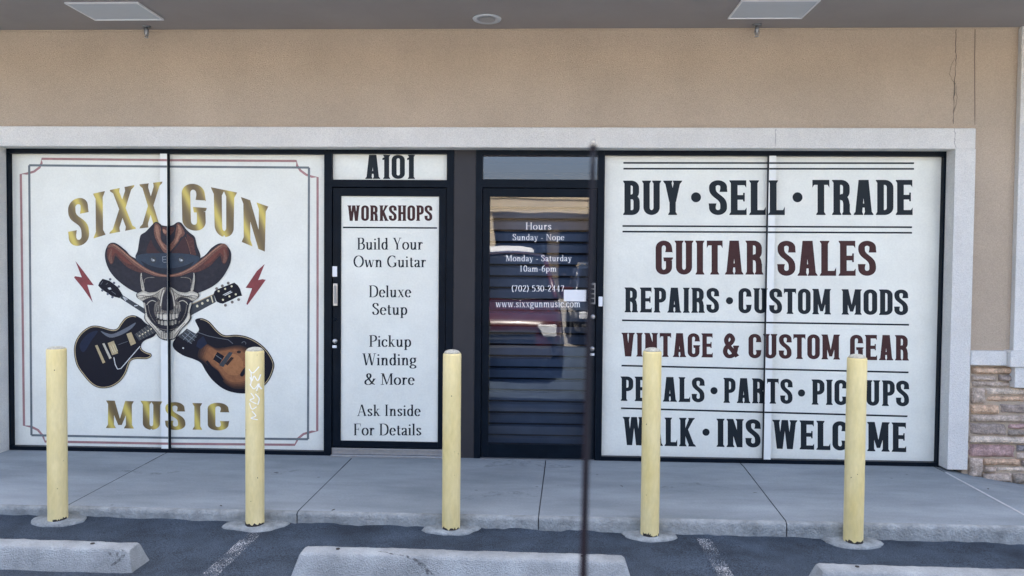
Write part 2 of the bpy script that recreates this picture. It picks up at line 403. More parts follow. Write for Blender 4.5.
        if c == 'T': return s.stem(.25, t=(0, 0))+s.arm(.25, .49, 1, 1, .08)+[[(.25, 1), (.01, 1), (.01, 1-t-.08), (.06, 1-t), (.25, 1-t)]], .50
        if c == 'H': return s.stem(L)+s.stem(W+.03-h)+[[(L, .43), (W, .43), (W, .57), (L, .57)]], W+.03+e
        if c == 'U':
            p = [(L, .4), (L, ht+r)]+arc(L+r, ht+r, r, r, 180, 270)+arc(W+.03-h-r, ht+r, r, r, 270, 360)+[(W+.03-h, .4)]
            return s.stem(L, .35, 1, b=(0, 0))+s.stem(W+.03-h, .35, 1, b=(0, 0))+stroke(p, s.pen), W+.03+e
        if c == 'S':
            p = [(xr, .69), (xr, .80)]+arc(.25, .80, xr-.25, .20-ht, 0, 90)[1:]+arc(.25, .80, .25-h, .20-ht, 90, 180)[1:]
            p += bez((h, .76), (h, .53), (xr, .53), (xr, .27), 12)+arc(.25, .215, xr-.25, .215-ht, 0, -90)+arc(.25, .215, .25-h, .215-ht, -90, -180)[1:]+[(h, .31)]
            return stroke(p, s.pen)+[[(xr-h-.02, .665), (xr+h+.01, .665), (xr+h, .76), (xr-h, .76)], [(h-h-.01, .335), (2*h+.02, .335), (2*h, .24), (0, .24)]], W
        if c == 'A':
            w = .56; return s.diag(h+e, w/2-.045)+s.diag(w-h-e, w/2+.045)+[[(.13, .21), (w-.13, .21), (w-.15, .33), (.15, .33)], [(w/2-.125, 1), (w/2+.125, 1), (w/2+.10, .93), (w/2-.10, .93)]], w
        if c == 'V':
            w = .56; return [[(x, 1-y) for x, y in p] for p in s.diag(h+e, w/2-.035)+s.diag(w-h-e, w/2+.035)], w
        if c == 'W':
            w = .84; a = s.s*.93
            o = s.diag(h+e, .245, w=a)+s.diag(w-h-e, w-.245, w=a)+s.diag(w/2-.03, .275, w=a*.85, b=0)+s.diag(w/2+.03, w-.275, w=a*.85, b=0)
            return [[(x, 1-y) for x, y in p] for p in o], w
        if c == 'M':
            w = .74+s.wx*.8; o = s.stem(L, t=(1, 0))+s.stem(w-L, t=(0, 1))
            return o+[[(L-h, 1), (L+h+.02, 1), (w/2+.055, .12), (w/2-.055, .12)], [(w-L+h, 1), (w-L-h-.02, 1), (w/2-.055, .12), (w/2+.055, .12)]], w
        if c == 'N':
            w = .58+s.wx; return s.stem(L, t=(1, 0))+s.stem(w-L, b=(0, 0))+[[(L-h, 1), (L+h, 1), (w-L+h, 0), (w-L-h, 0)]], w
        if c == 'K':
            w = .56; return s.stem(L)+s.diag(.47, .22, 0, .62, b=1)+[[(L+h-.02, .38), (L+h-.02, .6), (.36, .96), (.53, .96)], [(.33, 1), (.57, 1), (.56, .965), (.50, .91), (.38, .91), (.34, .965)]], w
        if c == 'X':
            w = .56+s.wx*1.4; return s.diag(h+e, w-h-e, b=1, t=1)+s.diag(w-h-e, h+e, b=1, t=1), w
        if c == 'Y':
            w = .56; return s.stem(w/2, 0, .5, t=(0, 0))+s.diag(w/2-.005, h+e, .38, 1, b=0, t=1)+s.diag(w/2+.005, w-h-e, .38, 1, b=0, t=1), w
        if c == '&':
            p = cat([(.50, .05), (.36, .26), (.17, .56), (.13, .76), (.24, .93), (.35, .78), (.30, .62), (.14, .44), (.09, .24), (.18, .07), (.34, .09), (.43, .26), (.46, .46)], n=5)
            return stroke(p, s.s*.83)+[[(.36, .42), (.56, .42), (.56, .50), (.36, .50)]], .56
        return [], .26
    def line(s, text, gap=.062):
        x = 0; o = []
        for c in text:
            g, a = s.glyph(c)
            o += [[(px+x, py) for px, py in p] for p in g]; x += a+gap
        return o, x-gap

# ------------------------------------------------------------------ lettering 2: bookish serif face with thick and thin strokes
class Serif:
    def __init__(s, st=.125, hair=.042, xh=.63, light=1.0): s.st, s.hr, s.x = st*light, hair, xh
    def pen(s, dx, dy): return max(s.hr, s.st*abs(dy)**1.35+s.hr*abs(dx))
    def P(s, *pts): return stroke(cat(list(pts), n=5), s.pen)
    def E(s, cx, cy, rx, ry, a0=0, a1=360, n=20): return stroke(arc(cx, cy, rx, ry, a0, a1, n), s.pen, a1-a0 == 360 and False)
    def ser(s, x, y, l=.11, r=.11): k = s.hr; y0 = y if y < .02 else y-k; return [[(x-l, y0), (x+r, y0), (x+r, y0+k), (x-l, y0+k)]]
    def stem(s, x, y0=0, y1=1, b=(1, 1), t=(1, 0)):
        w = s.st/2; o = [[(x-w, y0), (x+w, y0), (x+w, y1), (x-w, y1)]]
        if any(b): o += s.ser(x, y0, w+.055*b[0], w+.055*b[1])
        if t == 'flag': o += [[(x-w, y1), (x-w-.065, y1-.045), (x-w-.065, y1-.075), (x-w, y1-.06)]]
        elif any(t): o += s.ser(x, y1, w+.055*t[0], w+.055*t[1])
        return o
    def dg(s, x0, y0, x1, y1, w): h = w/2; return [[(x0-h, y0), (x0+h, y0), (x1+h, y1), (x1-h, y1)]]
    def dot(s, x, y, r=.065): return [arc(x, y, r, r, 0, 330, 11)]
    def g(s, c):
        x, st, hr = s.x, s.st, s.hr; w = st/2; F = 'flag'
        o = None
        if c == ' ': return [], .26
        if c == 'a': return s.P((.07, x-.13), (.10, x-.05), (.21, x-.02), (.32, x-.08), (.335, x-.2))+[[(.335-w, .06), (.335+w, .04), (.335+w, x-.18), (.335-w, x-.18)]]+s.P((.335, .08), (.39, .02), (.45, .05))+s.P((.33, x-.27), (.18, .29), (.08, .19), (.10, .06), (.20, .025), (.33, .12))+s.dot(.09, x-.14, .05), .46
        if c in 'bpdqh': pass
        if c == 'b': return s.stem(.13, 0, 1, (0, 0), F)+s.E(.28, x/2, .19-w*.3, x/2-.012), .52
        if c == 'd': return s.stem(.40, 0, 1, (0, 1), F)+s.E(.25, x/2, .19-w*.3, x/2-.012), .53
        if c == 'p': return s.stem(.13, -.28, x, (1, 1), F)+s.E(.29, x/2, .19-w*.3, x/2-.012), .53
        if c == 'c': return s.E(.24, x/2, .18, x/2-.012, 42, 325)+s.dot(.37, x-.14, .055), .43
        if c == 'e': return s.E(.24, x/2, .18, x/2-.012, 5, 322)+[[(.07, x*.52), (.42, x*.52), (.42, x*.52+hr), (.07, x*.52+hr)]], .47
        if c == 'f': return s.stem(.15, 0, .8)[:1]+s.ser(.15, 0)+s.P((.15, .78), (.17, .94), (.27, .985), (.35, .93))+s.dot(.34, .91, .05)+s.ser(.16, x, .12, .14), .34
        if c == 'g': return s.E(.23, x*.66, .155, x*.32)+s.E(.23, -.12, .19, .13)+s.P((.15, x*.38), (.08, x*.2), (.16, .07), (.32, .05))+s.P((.33, x*.86), (.40, x*.97), (.46, x*.93)), .48
        if c == 'h': return s.stem(.13, 0, 1, (1, 1), F)+s.stem(.41, 0, x*.68, (1, 1), (0, 0))+s.P((.14, x*.66), (.25, x-.03), (.37, x-.06), (.41, x*.62)), .55
        if c == 'i': return s.stem(.12, 0, x, (1, 1), F)+s.dot(.115, .86, .07), .25
        if c == 'k': return s.stem(.13, 0, 1, (1, 1), F)+s.dg(.17, .26, .38, x, hr*1.2)+s.dg(.42, 0, .24, .36, st)+s.ser(.37, x)+s.ser(.43, 0), .52
        if c == 'l': return s.stem(.12, 0, 1, (1, 1), F), .25
        if c in 'nmru':
            if c == 'u': return s.stem(.13, x*.3, x, (0, 0), F)+s.stem(.41, 0, x, (0, 1), F)+s.P((.13, x*.34), (.17, .05), (.28, .02), (.40, x*.3)), .55
            o = s.stem(.13, 0, x, (1, 1), F)
            if c == 'r': return o+s.P((.14, x*.62), (.22, x-.04), (.32, x-.03))+s.dot(.33, x-.075, .06), .40
            o += s.stem(.41, 0, x*.68, (1, 1), (0, 0))+s.P((.14, x*.66), (.25, x-.03), (.37, x-.06), (.41, x*.62))
            if c == 'n': return o, .55
            return o+s.stem(.69, 0, x*.68, (1, 1), (0, 0))+s.P((.42, x*.66), (.53, x-.03), (.65, x-.06), (.69, x*.62)), .83
        if c == 'o': return s.E(.26, x/2, .20, x/2-.012), .52
        if c == 's': return s.P((.33, x-.15), (.29, x-.04), (.19, x-.02), (.09, x-.11), (.14, x*.60), (.27, x*.42), (.34, x*.24), (.27, .05), (.16, .02), (.07, .14)), .42
        if c == 't': return s.stem(.15, .1, .82, (0, 0), (0, 0))+s.P((.15, .14), (.20, .02), (.31, .07))+s.ser(.15, x, .11, .16), .34
        if c == 'w': return s.dg(.19, 0, .08, x, st)+s.dg(.22, 0, .36, x, hr)+s.dg(.49, 0, .36, x, st)+s.dg(.52, 0, .65, x, hr)+s.ser(.07, x, .09, .1)+s.ser(.65, x, .09, .09), .74
        if c == 'x': return s.dg(.40, 0, .11, x, st)+s.dg(.09, 0, .40, x, hr)+s.ser(.09, 0, .08, .09)+s.ser(.41, 0, .09, .09)+s.ser(.10, x, .09, .09)+s.ser(.40, x, .09, .08), .51
        if c == 'y': return s.dg(.27, 0, .10, x, st)+s.dg(.29, .0, .43, x, hr)+s.P((.28, .05), (.22, -.16), (.13, -.25), (.07, -.2))+s.dot(.08, -.21, .05)+s.ser(.09, x, .09, .1)+s.ser(.43, x, .09, .08), .51
        # capitals
        if c == 'A': return s.dg(.10, 0, .34, 1, hr*1.2)+s.dg(.62, 0, .36, 1, st*1.05)+[[(.18, .33), (.52, .33), (.52, .33+hr), (.18, .33+hr)]]+s.ser(.10, 0, .1, .1)+s.ser(.62, 0, .12, .11), .73
        if c == 'B': return s.stem(.14, 0, 1, (1, 0), (1, 0))+s.P((.13, .98), (.36, .97), (.46, .87), (.45, .65), (.34, .53), (.14, .52))+s.P((.14, .52), (.40, .50), (.52, .38), (.51, .14), (.38, .02), (.13, .02)), .60
        if c == 'D': return s.stem(.14, 0, 1, (1, 0), (1, 0))+s.P((.13, .98), (.38, .97), (.58, .82), (.64, .5), (.58, .18), (.38, .03), (.13, .02)), .72
        if c == 'F': return s.stem(.14)+[[(.14, 1-hr), (.53, 1-hr), (.53, 1), (.14, 1)], [(.50, 1), (.535, 1), (.545, .76), (.52, .76)], [(.14, .5), (.40, .5), (.40, .5+hr), (.14, .5+hr)], [(.38, .40), (.41, .40), (.41, .64), (.38, .64)]], .57
        if c == 'G': return s.E(.40, .5, .32, .488, 48, 330)+s.stem(.63, .06, .40, (0, 0), (1, 1))+[[(.60, .72), (.63, .70), (.63, .97), (.60, .9)]], .76
        if c == 'H': return s.stem(.14, t=(1, 1))+s.stem(.62, t=(1, 1))+[[(.14, .5), (.62, .5), (.62, .5+hr), (.14, .5+hr)]], .76
        if c == 'I': return s.stem(.16, t=(1, 1)), .33
        if c == 'M': return s.stem(.14, b=(1, 1), t=(1, 0))[1:]+s.dg(.14, 0, .14, 1, hr*1.2)+s.stem(.76, t=(0, 1))+[[(.10, 1), (.24, 1), (.49, .08), (.42, .0)], [(.70, 1), (.76, 1), (.46, 0), (.43, .06)]], .90
        if c == 'N': return s.dg(.13, 0, .13, 1, hr*1.2)+s.dg(.63, 0, .63, 1, hr*1.2)+[[(.08, 1), (.21, 1), (.65, 0), (.60, 0)]]+s.ser(.13, 0)+s.ser(.10, 1, .08, .05)+s.ser(.63, 1), .76
        if c in 'O0': return (s.E(.41, .5, .33, .488) if c == 'O' else s.E(.26, .49, .19, .475)), (.82 if c == 'O' else .52)
        if c == 'P': return s.stem(.14, t=(1, 0))+s.P((.13, .98), (.36, .97), (.50, .86), (.50, .62), (.36, .49), (.14, .47)), .58
        if c == 'S': return s.P((.43, .76), (.39, .92), (.26, .98), (.12, .90), (.10, .74), (.22, .59), (.38, .45), (.46, .27), (.38, .07), (.24, .02), (.12, .08), (.07, .26))+[[(.42, .72), (.445, .72), (.445, .98), (.42, .93)], [(.06, .28), (.085, .28), (.085, .02), (.06, .07)]], .54
        if c == 'W': return s.dg(.27, 0, .10, 1, st)+s.dg(.29, 0, .48, 1, hr)+s.dg(.66, 0, .48, 1, st)+s.dg(.68, 0, .86, 1, hr)+s.ser(.09, 1, .1, .12)+s.ser(.48, 1, .1, .1)+s.ser(.87, 1, .1, .09), .96
        if c == 'Y': return s.stem(.33, 0, .45, (1, 1), (0, 0))+s.dg(.33, .40, .11, 1, st)+s.dg(.34, .40, .55, 1, hr*1.1)+s.ser(.10, 1, .1, .11)+s.ser(.55, 1, .1, .09), .66
        if c == '&': return s.P((.70, .52), (.60, .30), (.42, .06), (.22, .02), (.08, .14), (.10, .34), (.28, .50), (.42, .66), (.44, .84), (.34, .97), (.22, .90), (.20, .74), (.34, .48), (.56, .14), (.74, .03))+s.ser(.70, .54, .1, .1), .80
        if c == '-': return [[(.05, .25), (.28, .25), (.28, .32), (.05, .32)]], .33
        if c == '.': return s.dot(.10, .05, .06), .20
        if c == '(': return s.P((.25, 1.0), (.12, .7), (.11, .3), (.25, -.1)), .28
        if c == ')': return s.P((.04, 1.0), (.17, .7), (.18, .3), (.04, -.1)), .28
        if c == '1': return s.stem(.22, 0, .96, (1, 1), F), .46
        if c == '2': return s.P((.08, .74), (.14, .92), (.26, .97), (.39, .88), (.38, .66), (.22, .34), (.07, .03))+[[(.06, 0), (.43, 0), (.45, .16), (.42, .16), (.40, .08), (.06, .08)]], .50
        if c == '3': return s.P((.09, .82), (.20, .97), (.36, .92), (.38, .72), (.26, .55), (.16, .53))+s.P((.18, .53), (.36, .48), (.42, .28), (.34, .06), (.18, .02), (.07, .12)), .49
        if c == '4': return s.stem(.33, 0, .97, (1, 1), (0, 0))+s.dg(.07, .28, .32, .97, hr*1.2)+[[(.05, .26), (.45, .26), (.45, .31), (.05, .31)]], .50
        if c == '5': return [[(.12, .97), (.40, .97), (.38, .88), (.12, .88)]]+s.P((.13, .95), (.11, .56), (.26, .62), (.40, .50), (.42, .28), (.32, .06), (.16, .02), (.07, .1)), .49
        if c == '6': return s.E(.26, .29, .18, .275)+s.P((.09, .3), (.12, .62), (.24, .86), (.40, .97)), .50
        if c == '7': return [[(.07, .97), (.44, .97), (.44, .89), (.10, .89), (.09, .80), (.06, .80)]]+s.dg(.19, 0, .41, .93, st*.85), .48
        return [], .3
    def line(s, text, gap=.035):
        x = 0; o = []
        for c in text:
            gl, a = s.g(c); o += [[(p[0]+x, p[1]) for p in q] for q in gl]; x += a+gap
        return o, x-gap

def fit(polys, width, x0, x1, yb0, yt0, yb1=None, yt1=None):
    """place a line of letters into the box measured on the photo (px): left/right, baseline/cap line at both ends"""
    yb1 = yb0 if yb1 is None else yb1; yt1 = yt0 if yt1 is None else yt1
    def f(p):
        u = p[0]/width; yb = yb0+(yb1-yb0)*u; yt = yt0+(yt1-yt0)*u
        return (x0+(x1-x0)*u, yb+(yt-yb)*p[1])
    return [[f(p) for p in q] for q in polys]
SL = Slab(); SE = Serif(); SD = Serif(light=.82)
def slab_line(fl, text, m, *bx): o, wd = SL.line(text); fl.add(fit(o, wd, *bx), m)

# ================================================================== GROUND
def asph_z(x): return -0.108-0.0075*max(-4.5, min(5, x))
KERB = {}
kz_top = -.025
kpts = [(0, 504.5), (256, 510.5), (512, 516.5), (768, 522.5), (1024, 529)]
KY = sum(atz(a, b, kz_top)[1] for a, b in kpts)/len(kpts)

bm = bmesh.new()
xs = list(np.linspace(-250, -6, 14))+list(np.arange(-5.5, 5.51, .05))+list(np.linspace(6, 250, 14))
ys = list(np.linspace(-300, -8, 12))+list(np.linspace(-7, -2.2, 10))+list(np.arange(-2.1, KY+.12, .035))
grid = []
for y in ys:
    row = []
    for x in xs:
        z = asph_z(x)
        if -2.2 < y and abs(x) < 5.6:
            z += .004*noise.noise((x*2.2, y*2.2, 0))+.0035*noise.noise((x*9, y*9, 3))
            z += max(0, (y-(KY-.07))/.07)*(.004+.012*noise.noise((x*5, 0, 9))+.008*noise.noise((x*17, 1, 9)))
        row.append(bm.verts.new((x, y, z)))
    grid.append(row)
for j in range(len(ys)-1):
    for i in range(len(xs)-1): bm.faces.new((grid[j][i], grid[j][i+1], grid[j+1][i+1], grid[j+1][i])).smooth = True
tag(to_obj('parking_lot', bm, M_asph), kind='structure')
# added pale ground behind the camera, to bounce sunlight onto the shop front
bm = bmesh.new()
for i in range(10):
    for j in range(5):
        x0, y0 = -40+i*8, -9.2-5.0*(j+1); v = [bm.verts.new((a, b, asph_z(a)+.012)) for a, b in ((x0+.01, y0+.01), (x0+7.99, y0+.01), (x0+7.99, y0+4.99), (x0+.01, y0+4.99))]; bm.faces.new(v)
tag(to_obj('bounce_ground', bm, mat('bounce_paving', (.22, .205, .185), .9, .15, 1.2, .4, 90)), kind='structure')
# far ground behind the shop
bm = bmesh.new(); box(bm, -250, 250, KY+.4, 300, -.5, -.13); tag(to_obj('ground', bm, M_asph), kind='structure')

# sidewalk: slabs parted by real grooves
jx = [atz(162, 455)[0], atz(353, 457)[0], atz(546, 461)[0], atz(744, 466)[0]]
jl = atz(950, 474.5)[0]
edges = [-13.0, -9.2, -7.6, -5.4+.9, ] ; edges = [-12.0, -9.0, -6.0, -4.35]+sorted(jx)+[jl, 5.3, 8.0, 12.0]
jk = [atz(a, b, kz_top)[0] for a, b in ((74, 502), (297.5, 511.5), (538.5, 514), (785, 520.5))]
SK = {x: k-x for x, k in zip(jx, jk)}          # the saw cuts do not run quite square to the wall
skew = lambda e, y: SK.get(e, 0)*max(0, min(1, y/KY))
bm = bmesh.new()
for i in range(len(edges)-1):
    a, b = edges[i]+.0034, edges[i+1]-.0034
    n = max(2, int((b-a)/.06)); prev = None
    prof = [(.6, 0), (-.10, -.001), (KY*.5, kz_top*.5), (KY+.03, kz_top), (KY+.012, kz_top-.004), (KY+.003, kz_top-.012), (KY, kz_top-.03), (KY, -.3)]
    for k in range(n+1):
        x = a+(b-a)*k/n; row = []
        for q, (y, z) in enumerate(prof):
            dy = (.006*noise.noise((x*6, q*.7, 2))+.004*noise.noise((x*23, q, 5))) if 3 <= q <= 6 else 0
            dz = .003*noise.noise((x*9, 7, q)) if q in (3, 4) else 0
            if a > jl-.01 and q < 3: dz -= min(.11, .17*max(0, x-jl-.02))*(1, 1, .5)[q]     # the walk dips beside the stone facing
            u_ = k/n; row.append(bm.verts.new((x+skew(edges[i], y)*(1-u_)+skew(edges[i+1], y)*u_, y+dy, z+dz)))
        if prev:
            for q in range(len(prof)-1):
                f = bm.faces.new((prev[q], prev[q+1], row[q+1], row[q])); f.material_index = 0 if q < 3 else 1; f.smooth = True
        prev = row
bmesh.ops.recalc_face_normals(bm, faces=bm.faces[:])
for f in bm.faces:
    if f.material_index == 0 and f.normal.z < 0: f.normal_flip()
tag(to_obj('sidewalk', bm, [M_conc, M_kerb]), kind='structure')
bm = bmesh.new()
for xx in jx+[-4.35, 5.3, -6, 8]:
    n0_ = len(bm.verts); box(bm, xx-.005, xx+.005, KY+.012, .3, -.25, -.010); bm.verts.ensure_lookup_table()
    for v in bm.verts[n0_:]: v.co.x += skew(xx, v.co.y)
    for v in bm.verts[n0_:]:
        if v.co.z > -.1: v.co.z += kz_top*max(0, v.co.y/KY)*.9
tag(to_obj('sidewalk_joint', bm, M_joint), kind='structure')
bm = bmesh.new()
zz = lambda y: kz_top*(0-y)/(0-KY) if y < 0 else 0
for (ya, yb) in ((-.16, KY+.04),):
    v = [bm.verts.new(p) for p in ((jl-.009, ya, zz(ya)+.003), (jl-.009, yb, zz(yb)+.003), (jl+.009, yb, zz(yb)+.003), (jl+.009, ya, zz(ya)+.003))]
    bm.faces.new(v)
tag(to_obj('sidewalk_seam', bm, M_jlight), kind='structure')

# dirt trodden in at the door and dark drips at the kerb
for (pts, ww) in (([(484, 468), (505, 464), (540, 466), (575, 468)], .16), ([(455, 500), (500, 492), (540, 496)], .10), ([(250, 470), (275, 474), (300, 470)], .05), ([(640, 492), (690, 484), (730, 488)], .07), ([(120, 470), (150, 474), (190, 470)], .06)):
    P_ = [atz(a, b, -.008) for a, b in cat(pts, n=6)]; nn_ = len(P_)
    bm = bmesh.new()
    for qd in stroke(P_, [ww*math.sin(math.pi*(i+.3)/(nn_-.4))+.004 for i in range(nn_)]):
        bm.faces.new([bm.verts.new((a, b, kz_top*b/KY+.0035)) for a, b in qd])
    bmesh.ops.remove_doubles(bm, verts=bm.verts[:], dist=1e-5)
    tag(to_obj('sidewalk_stain', bm, stain_mat()), kind='structure')
# painted stall lines
def stall_line(px0, px1, py):
    x0, y = atz(px0, py, asph_z(-.5)); x1, _ = atz(px1, py, asph_z(-.5))
    bm = bmesh.new(); n = 60; prev = None
    xm = (x0+x1)/2; hw = .042
    for k in range(n+1):
        yy = y-5.2*k/n
        row = [bm.verts.new((x, yy, asph_z(x)+.0075)) for x in (xm-hw, xm+hw)]
        if prev: bm.faces.new((prev[0], prev[1], row[1], row[0]))
        prev = row
    tag(to_obj('parking_line', bm, M_worn), kind='structure')
stall_line(249, 262, 535); stall_line(697, 710, 538)

# ================================================================== SHOP BUILDING
XL = X(5.2, 150); XR = (X(945.7, 150)+X(939.6, 467))/2; XL = (X(5.2, 146)+X(10.1, 450))/2
ZF = 2.425                                    # top of the black frames
TY = -.12; SY = -.08                          # face of the pale surround, face of the stucco
ZT0 = (Z(60, 145, TY)+Z(500, 149.5, TY)+Z(900, 148, TY))/3
ZT1 = sum(Z(a, b, TY) for a, b in ((0, 124), (256, 126), (512, 128.7), (768, 128.5), (970, 127.5)))/5
XT = (X(975.5, 140, TY)+X(968, 465, TY))/2    # outer edge of right jamb
SOF = sum(Z(a, b, SY) for a, b in ((0, 30), (256, 31), (512, 31), (768, 28.5), (1024, 24)))/5
shop = empty('shop_building', (0, 0, 0), 'single storey tan stucco shop with pale window surround and grey soffit', 'building')
XTL = XL-.19
TOP = 4.3
boxes('wall', [(-12, XTL+.02, SY, .25, -.2, TOP), (XT-.02, 12, SY, .25, -.2, TOP), (XTL+.02, XT-.02, SY+.0, .25, ZT0+.03, TOP),
               (-12, 12, 9, 9.2, -.2, TOP), (-12, -11.8, .25, 9, -.2, TOP), (11.8, 12, .25, 9, -.2, TOP)], M_stucco, shop)
boxes('roof', [(-12, 12, .25, 9, TOP-.3, TOP-.05)], M_grey, shop)
CAN = -1.12
boxes('soffit', [(-12, 12, CAN, SY-.0, SOF, SOF+.12)], M_soffit, shop)
boxes('fascia', [(-12, 12, CAN-.15, CAN, SOF-.10, TOP+.1), (-12, 12, CAN, SY, TOP-.1, TOP+.05)], M_stucco, shop)
boxes('soffit_bead', [(-12, 12, SY-.012, SY, SOF-.012, SOF-.002)], M_stucco, shop)
bm = bmesh.new()
box(bm, XTL, XT, TY, .02, ZT0, ZT1, bev=.012)
box(bm, XL+.0 - .19, XL, TY, .06, -.02, ZT0, bev=0)
box(bm, XR, XT, TY, .06, .012, ZT0, bev=0)
to_obj('window_surround', bm, M_trim, shop)
# hairline crack and joints in the stucco (thin grooves filled dark)
def ribbon(name, pts, wd, m, Y, parent):
    rj = random.Random(len(pts)); P = []; W_ = []
    for i in range(len(pts)-1):
        for k in range(6):
            t = k/6; j = .45 if 'crack' in name else .05
            P.append((pts[i][0]*(1-t)+pts[i+1][0]*t+rj.uniform(-j, j), pts[i][1]*(1-t)+pts[i+1][1]*t)); w0 = wd[i] if isinstance(wd, list) else wd; W_.append(w0*(rj.uniform(.45, 1.35) if 'crack' in name else 1))
    P.append(pts[-1]); W_.append(W_[-1]*.5)
    fl = Flat(base=.0012); fl.add(stroke(P, W_), m); return fl.build(name, parent, [(Y, None, None)])
ribbon('control_joint', [(975, 25), (974.6, 60), (974.8, 125)], .9, mat('joint_brown', (.16, .125, .10), .95), SY, shop)
ribbon('crack', [(956.5, 24), (955.5, 48), (956, 60), (954.3, 83), (953.8, 105), (953.2, 124)], [.7, .9, .7, 1.0, .8, .5], mat('crack_dark', (.13, .108, .088), .95), SY, shop)
ribbon('crack', [(954.6, 58), (951, 67), (949.2, 73), (952, 80), (955.5, 84), (956.8, 98), (954.5, 112)], .45, MATS['crack_dark'], SY, shop)
ribbon('crack', [(954.5, 128), (955, 138), (954.2, 143), (956, 148)], .7, mat('crack_pale', (.33, .32, .31), .95), TY, shop)
ribbon('crack', [(775.6, 129), (775.2, 147)], .7, MATS['crack_pale'], TY, shop)
# pale pilaster, ledge and quoin block at the right edge of the bay
XP = (X(1022, 30, -.125)+X(1014, 348, -.125))/2
zl0, zl1 = Z(985, 365.5, -.13), Z(985, 351, -.13)
bm = bmesh.new(); box(bm, XP, XP+.42, -.125, SY+.02, zl1+.001, SOF-.001, bev=.006); to_obj('pilaster', bm, M_trim, shop)
xs2 = X(1010, 358, -.16)
bm = bmesh.new(); box(bm, XT+.001, xs2, -.13, -.0, zl0, zl1, bev=.008); box(bm, xs2+.0005, xs2+.9, -.165, -.0, zl0-.006, zl1+.006, bev=.008)
to_obj('ledge', bm, M_trim, shop)
xq = X(1015, 378, -.15); zq = Z(1018, 388, -.15)
bm = bmesh.new(); box(bm, xq, xq+.42, -.15, -.0, zq, zl0-.008, bev=.006); to_obj('quoin_block', bm, M_trim, shop)
# stacked stone facing
STONE = [srgb(150, 138, 128), srgb(128, 118, 112), srgb(165, 142, 122), srgb(112, 108, 110), srgb(172, 160, 148), srgb(140, 118, 116), srgb(120, 112, 104)]
SM = [mat('stone_%d' % i, tuple(x*f for x, f in zip(c, (1.48, 1.44, 1.36))), .93, .38, 18, 1.0, 45, .2, fine=.28, fscale=85) for i, c in enumerate(STONE)]
M_mortar = mat('mortar', (.03, .028, .026), .95, .2, 30)
st_px = [(38, 132, 200, 160, 2), (38, 163, 130, 185, 0), (133, 160, 192, 183, 1), (38, 184, 190, 207, 0), (38, 208, 88, 265, 0), (90, 208, 262, 234, 4), (90, 236, 240, 258, 2),
         (38, 270, 140, 303, 2), (143, 264, 260, 300, 1), (38, 305, 250, 332, 0), (34, 335, 172, 380, 1), (175, 335, 270, 356, 5), (174, 358, 260, 380, 6), (34, 382, 262, 408, 4), (34, 410, 205, 458, 5), (208, 411, 262, 436, 3), (208, 438, 262, 462, 0),
         (34, 460, 84, 528, 0), (88, 462, 222, 486, 2), (225, 464, 262, 488, 1), (88, 490, 130, 512, 0), (133, 490, 250, 510, 4), (86, 514, 190, 545, 0), (194, 513, 262, 552, 6)]
bm = bmesh.new()
def stone(x0, x1, z0, z1, k):
    d = .022+random.random()*.030; n0 = len(bm.verts)
    b2 = bmesh.new(); box(b2, x0+.003, x1-.003, -.072-d, -.02, z0+.003, z1-.003)
    bmesh.ops.subdivide_edges(b2, edges=b2.edges[:], cuts=9, use_grid_fill=True)
    for v in b2.verts:
        p = v.co.copy(); cx, cz = (x0+x1)/2, (z0+z1)/2
        ex = min(p.x-x0, x1-p.x)-.003; ez = min(p.z-z0, z1-p.z)-.003; q = min(ex, ez)
        if p.y < -.05: v.co.y += .020*max(0, 1-q/.016)**1.5
        n1 = noise.noise((p.x*16, p.z*16, k*3.1)); n2 = noise.noise((p.x*16+9, p.z*16, k*3.1))
        v.co.x += .006*n1; v.co.z += .005*n2
        v.co.y += .014*noise.noise((p.x*18, p.z*26, 4+k))+.006*noise.noise((p.x*60, p.z*80, 4+k))
    me = bpy.data.meshes.new('t'); b2.to_mesh(me); b2.free()
    off = len(bm.faces); bm.from_mesh(me); bpy.data.meshes.remove(me); bm.faces.ensure_lookup_table()
    for f in bm.faces[off:]: f.material_index = k; f.smooth = True
s0 = 3.594
for (a, b, c, d, k) in st_px:
    x0 = X(960+a/s0, 420, -.09); x1 = X(960+c/s0, 420, -.09); z1 = Z(990, 330+b/s0, -.09); z0 = Z(990, 330+d/s0, -.09)
    stone(x0, x1, z0, z1, k)
x_end = X(960+262/s0, 420, -.09)
zc = -.12
while zc < zl0-.03:                                   # the facing goes on past the frame
    hh = min(random.uniform(.05, .12), zl0-.01-zc); xx = x_end
    while xx < x_end+1.1:
        ww = random.uniform(.12, .42); stone(xx, xx+ww, zc, zc+hh, random.randrange(7)); xx += ww
    zc += hh
to_obj('stone_facing', bm, SM, shop)
boxes('mortar_backing', [(XT+.001, x_end+1.3, -.068, -.02, -.2, zl0-.01)], M_mortar, shop)
boxes('interior_room', [(-4.6, 3.6, 2.6, 2.7, -.1, 3), (-4.6, -4.5, .3, 2.6, -.1, 3), (3.5, 3.6, .3, 2.6, -.1, 3), (-4.6, 3.6, .3, 2.6, 2.9, 3)], M_int, shop)
boxes('interior_floor', [(-4.6, 3.6, .02, 2.6, -.1, -.004)], M_int, shop)

# --- verticals of the storefront (px read at mid height)
xA0, xA1 = X(325), X(331.6)       # member between left window and left door
xB0, xB1 = X(446), X(453)         # right jamb of left door
xC0, xC1 = X(475), X(481.5)       # left jamb of glass door
xD0, xD1 = X(596.5), X(602.5)     # member between glass door and right window
boxes('cladding_panel', [(xB1+.001, xC0-.001, .006, .09, -.02, ZF)], M_clad, shop)

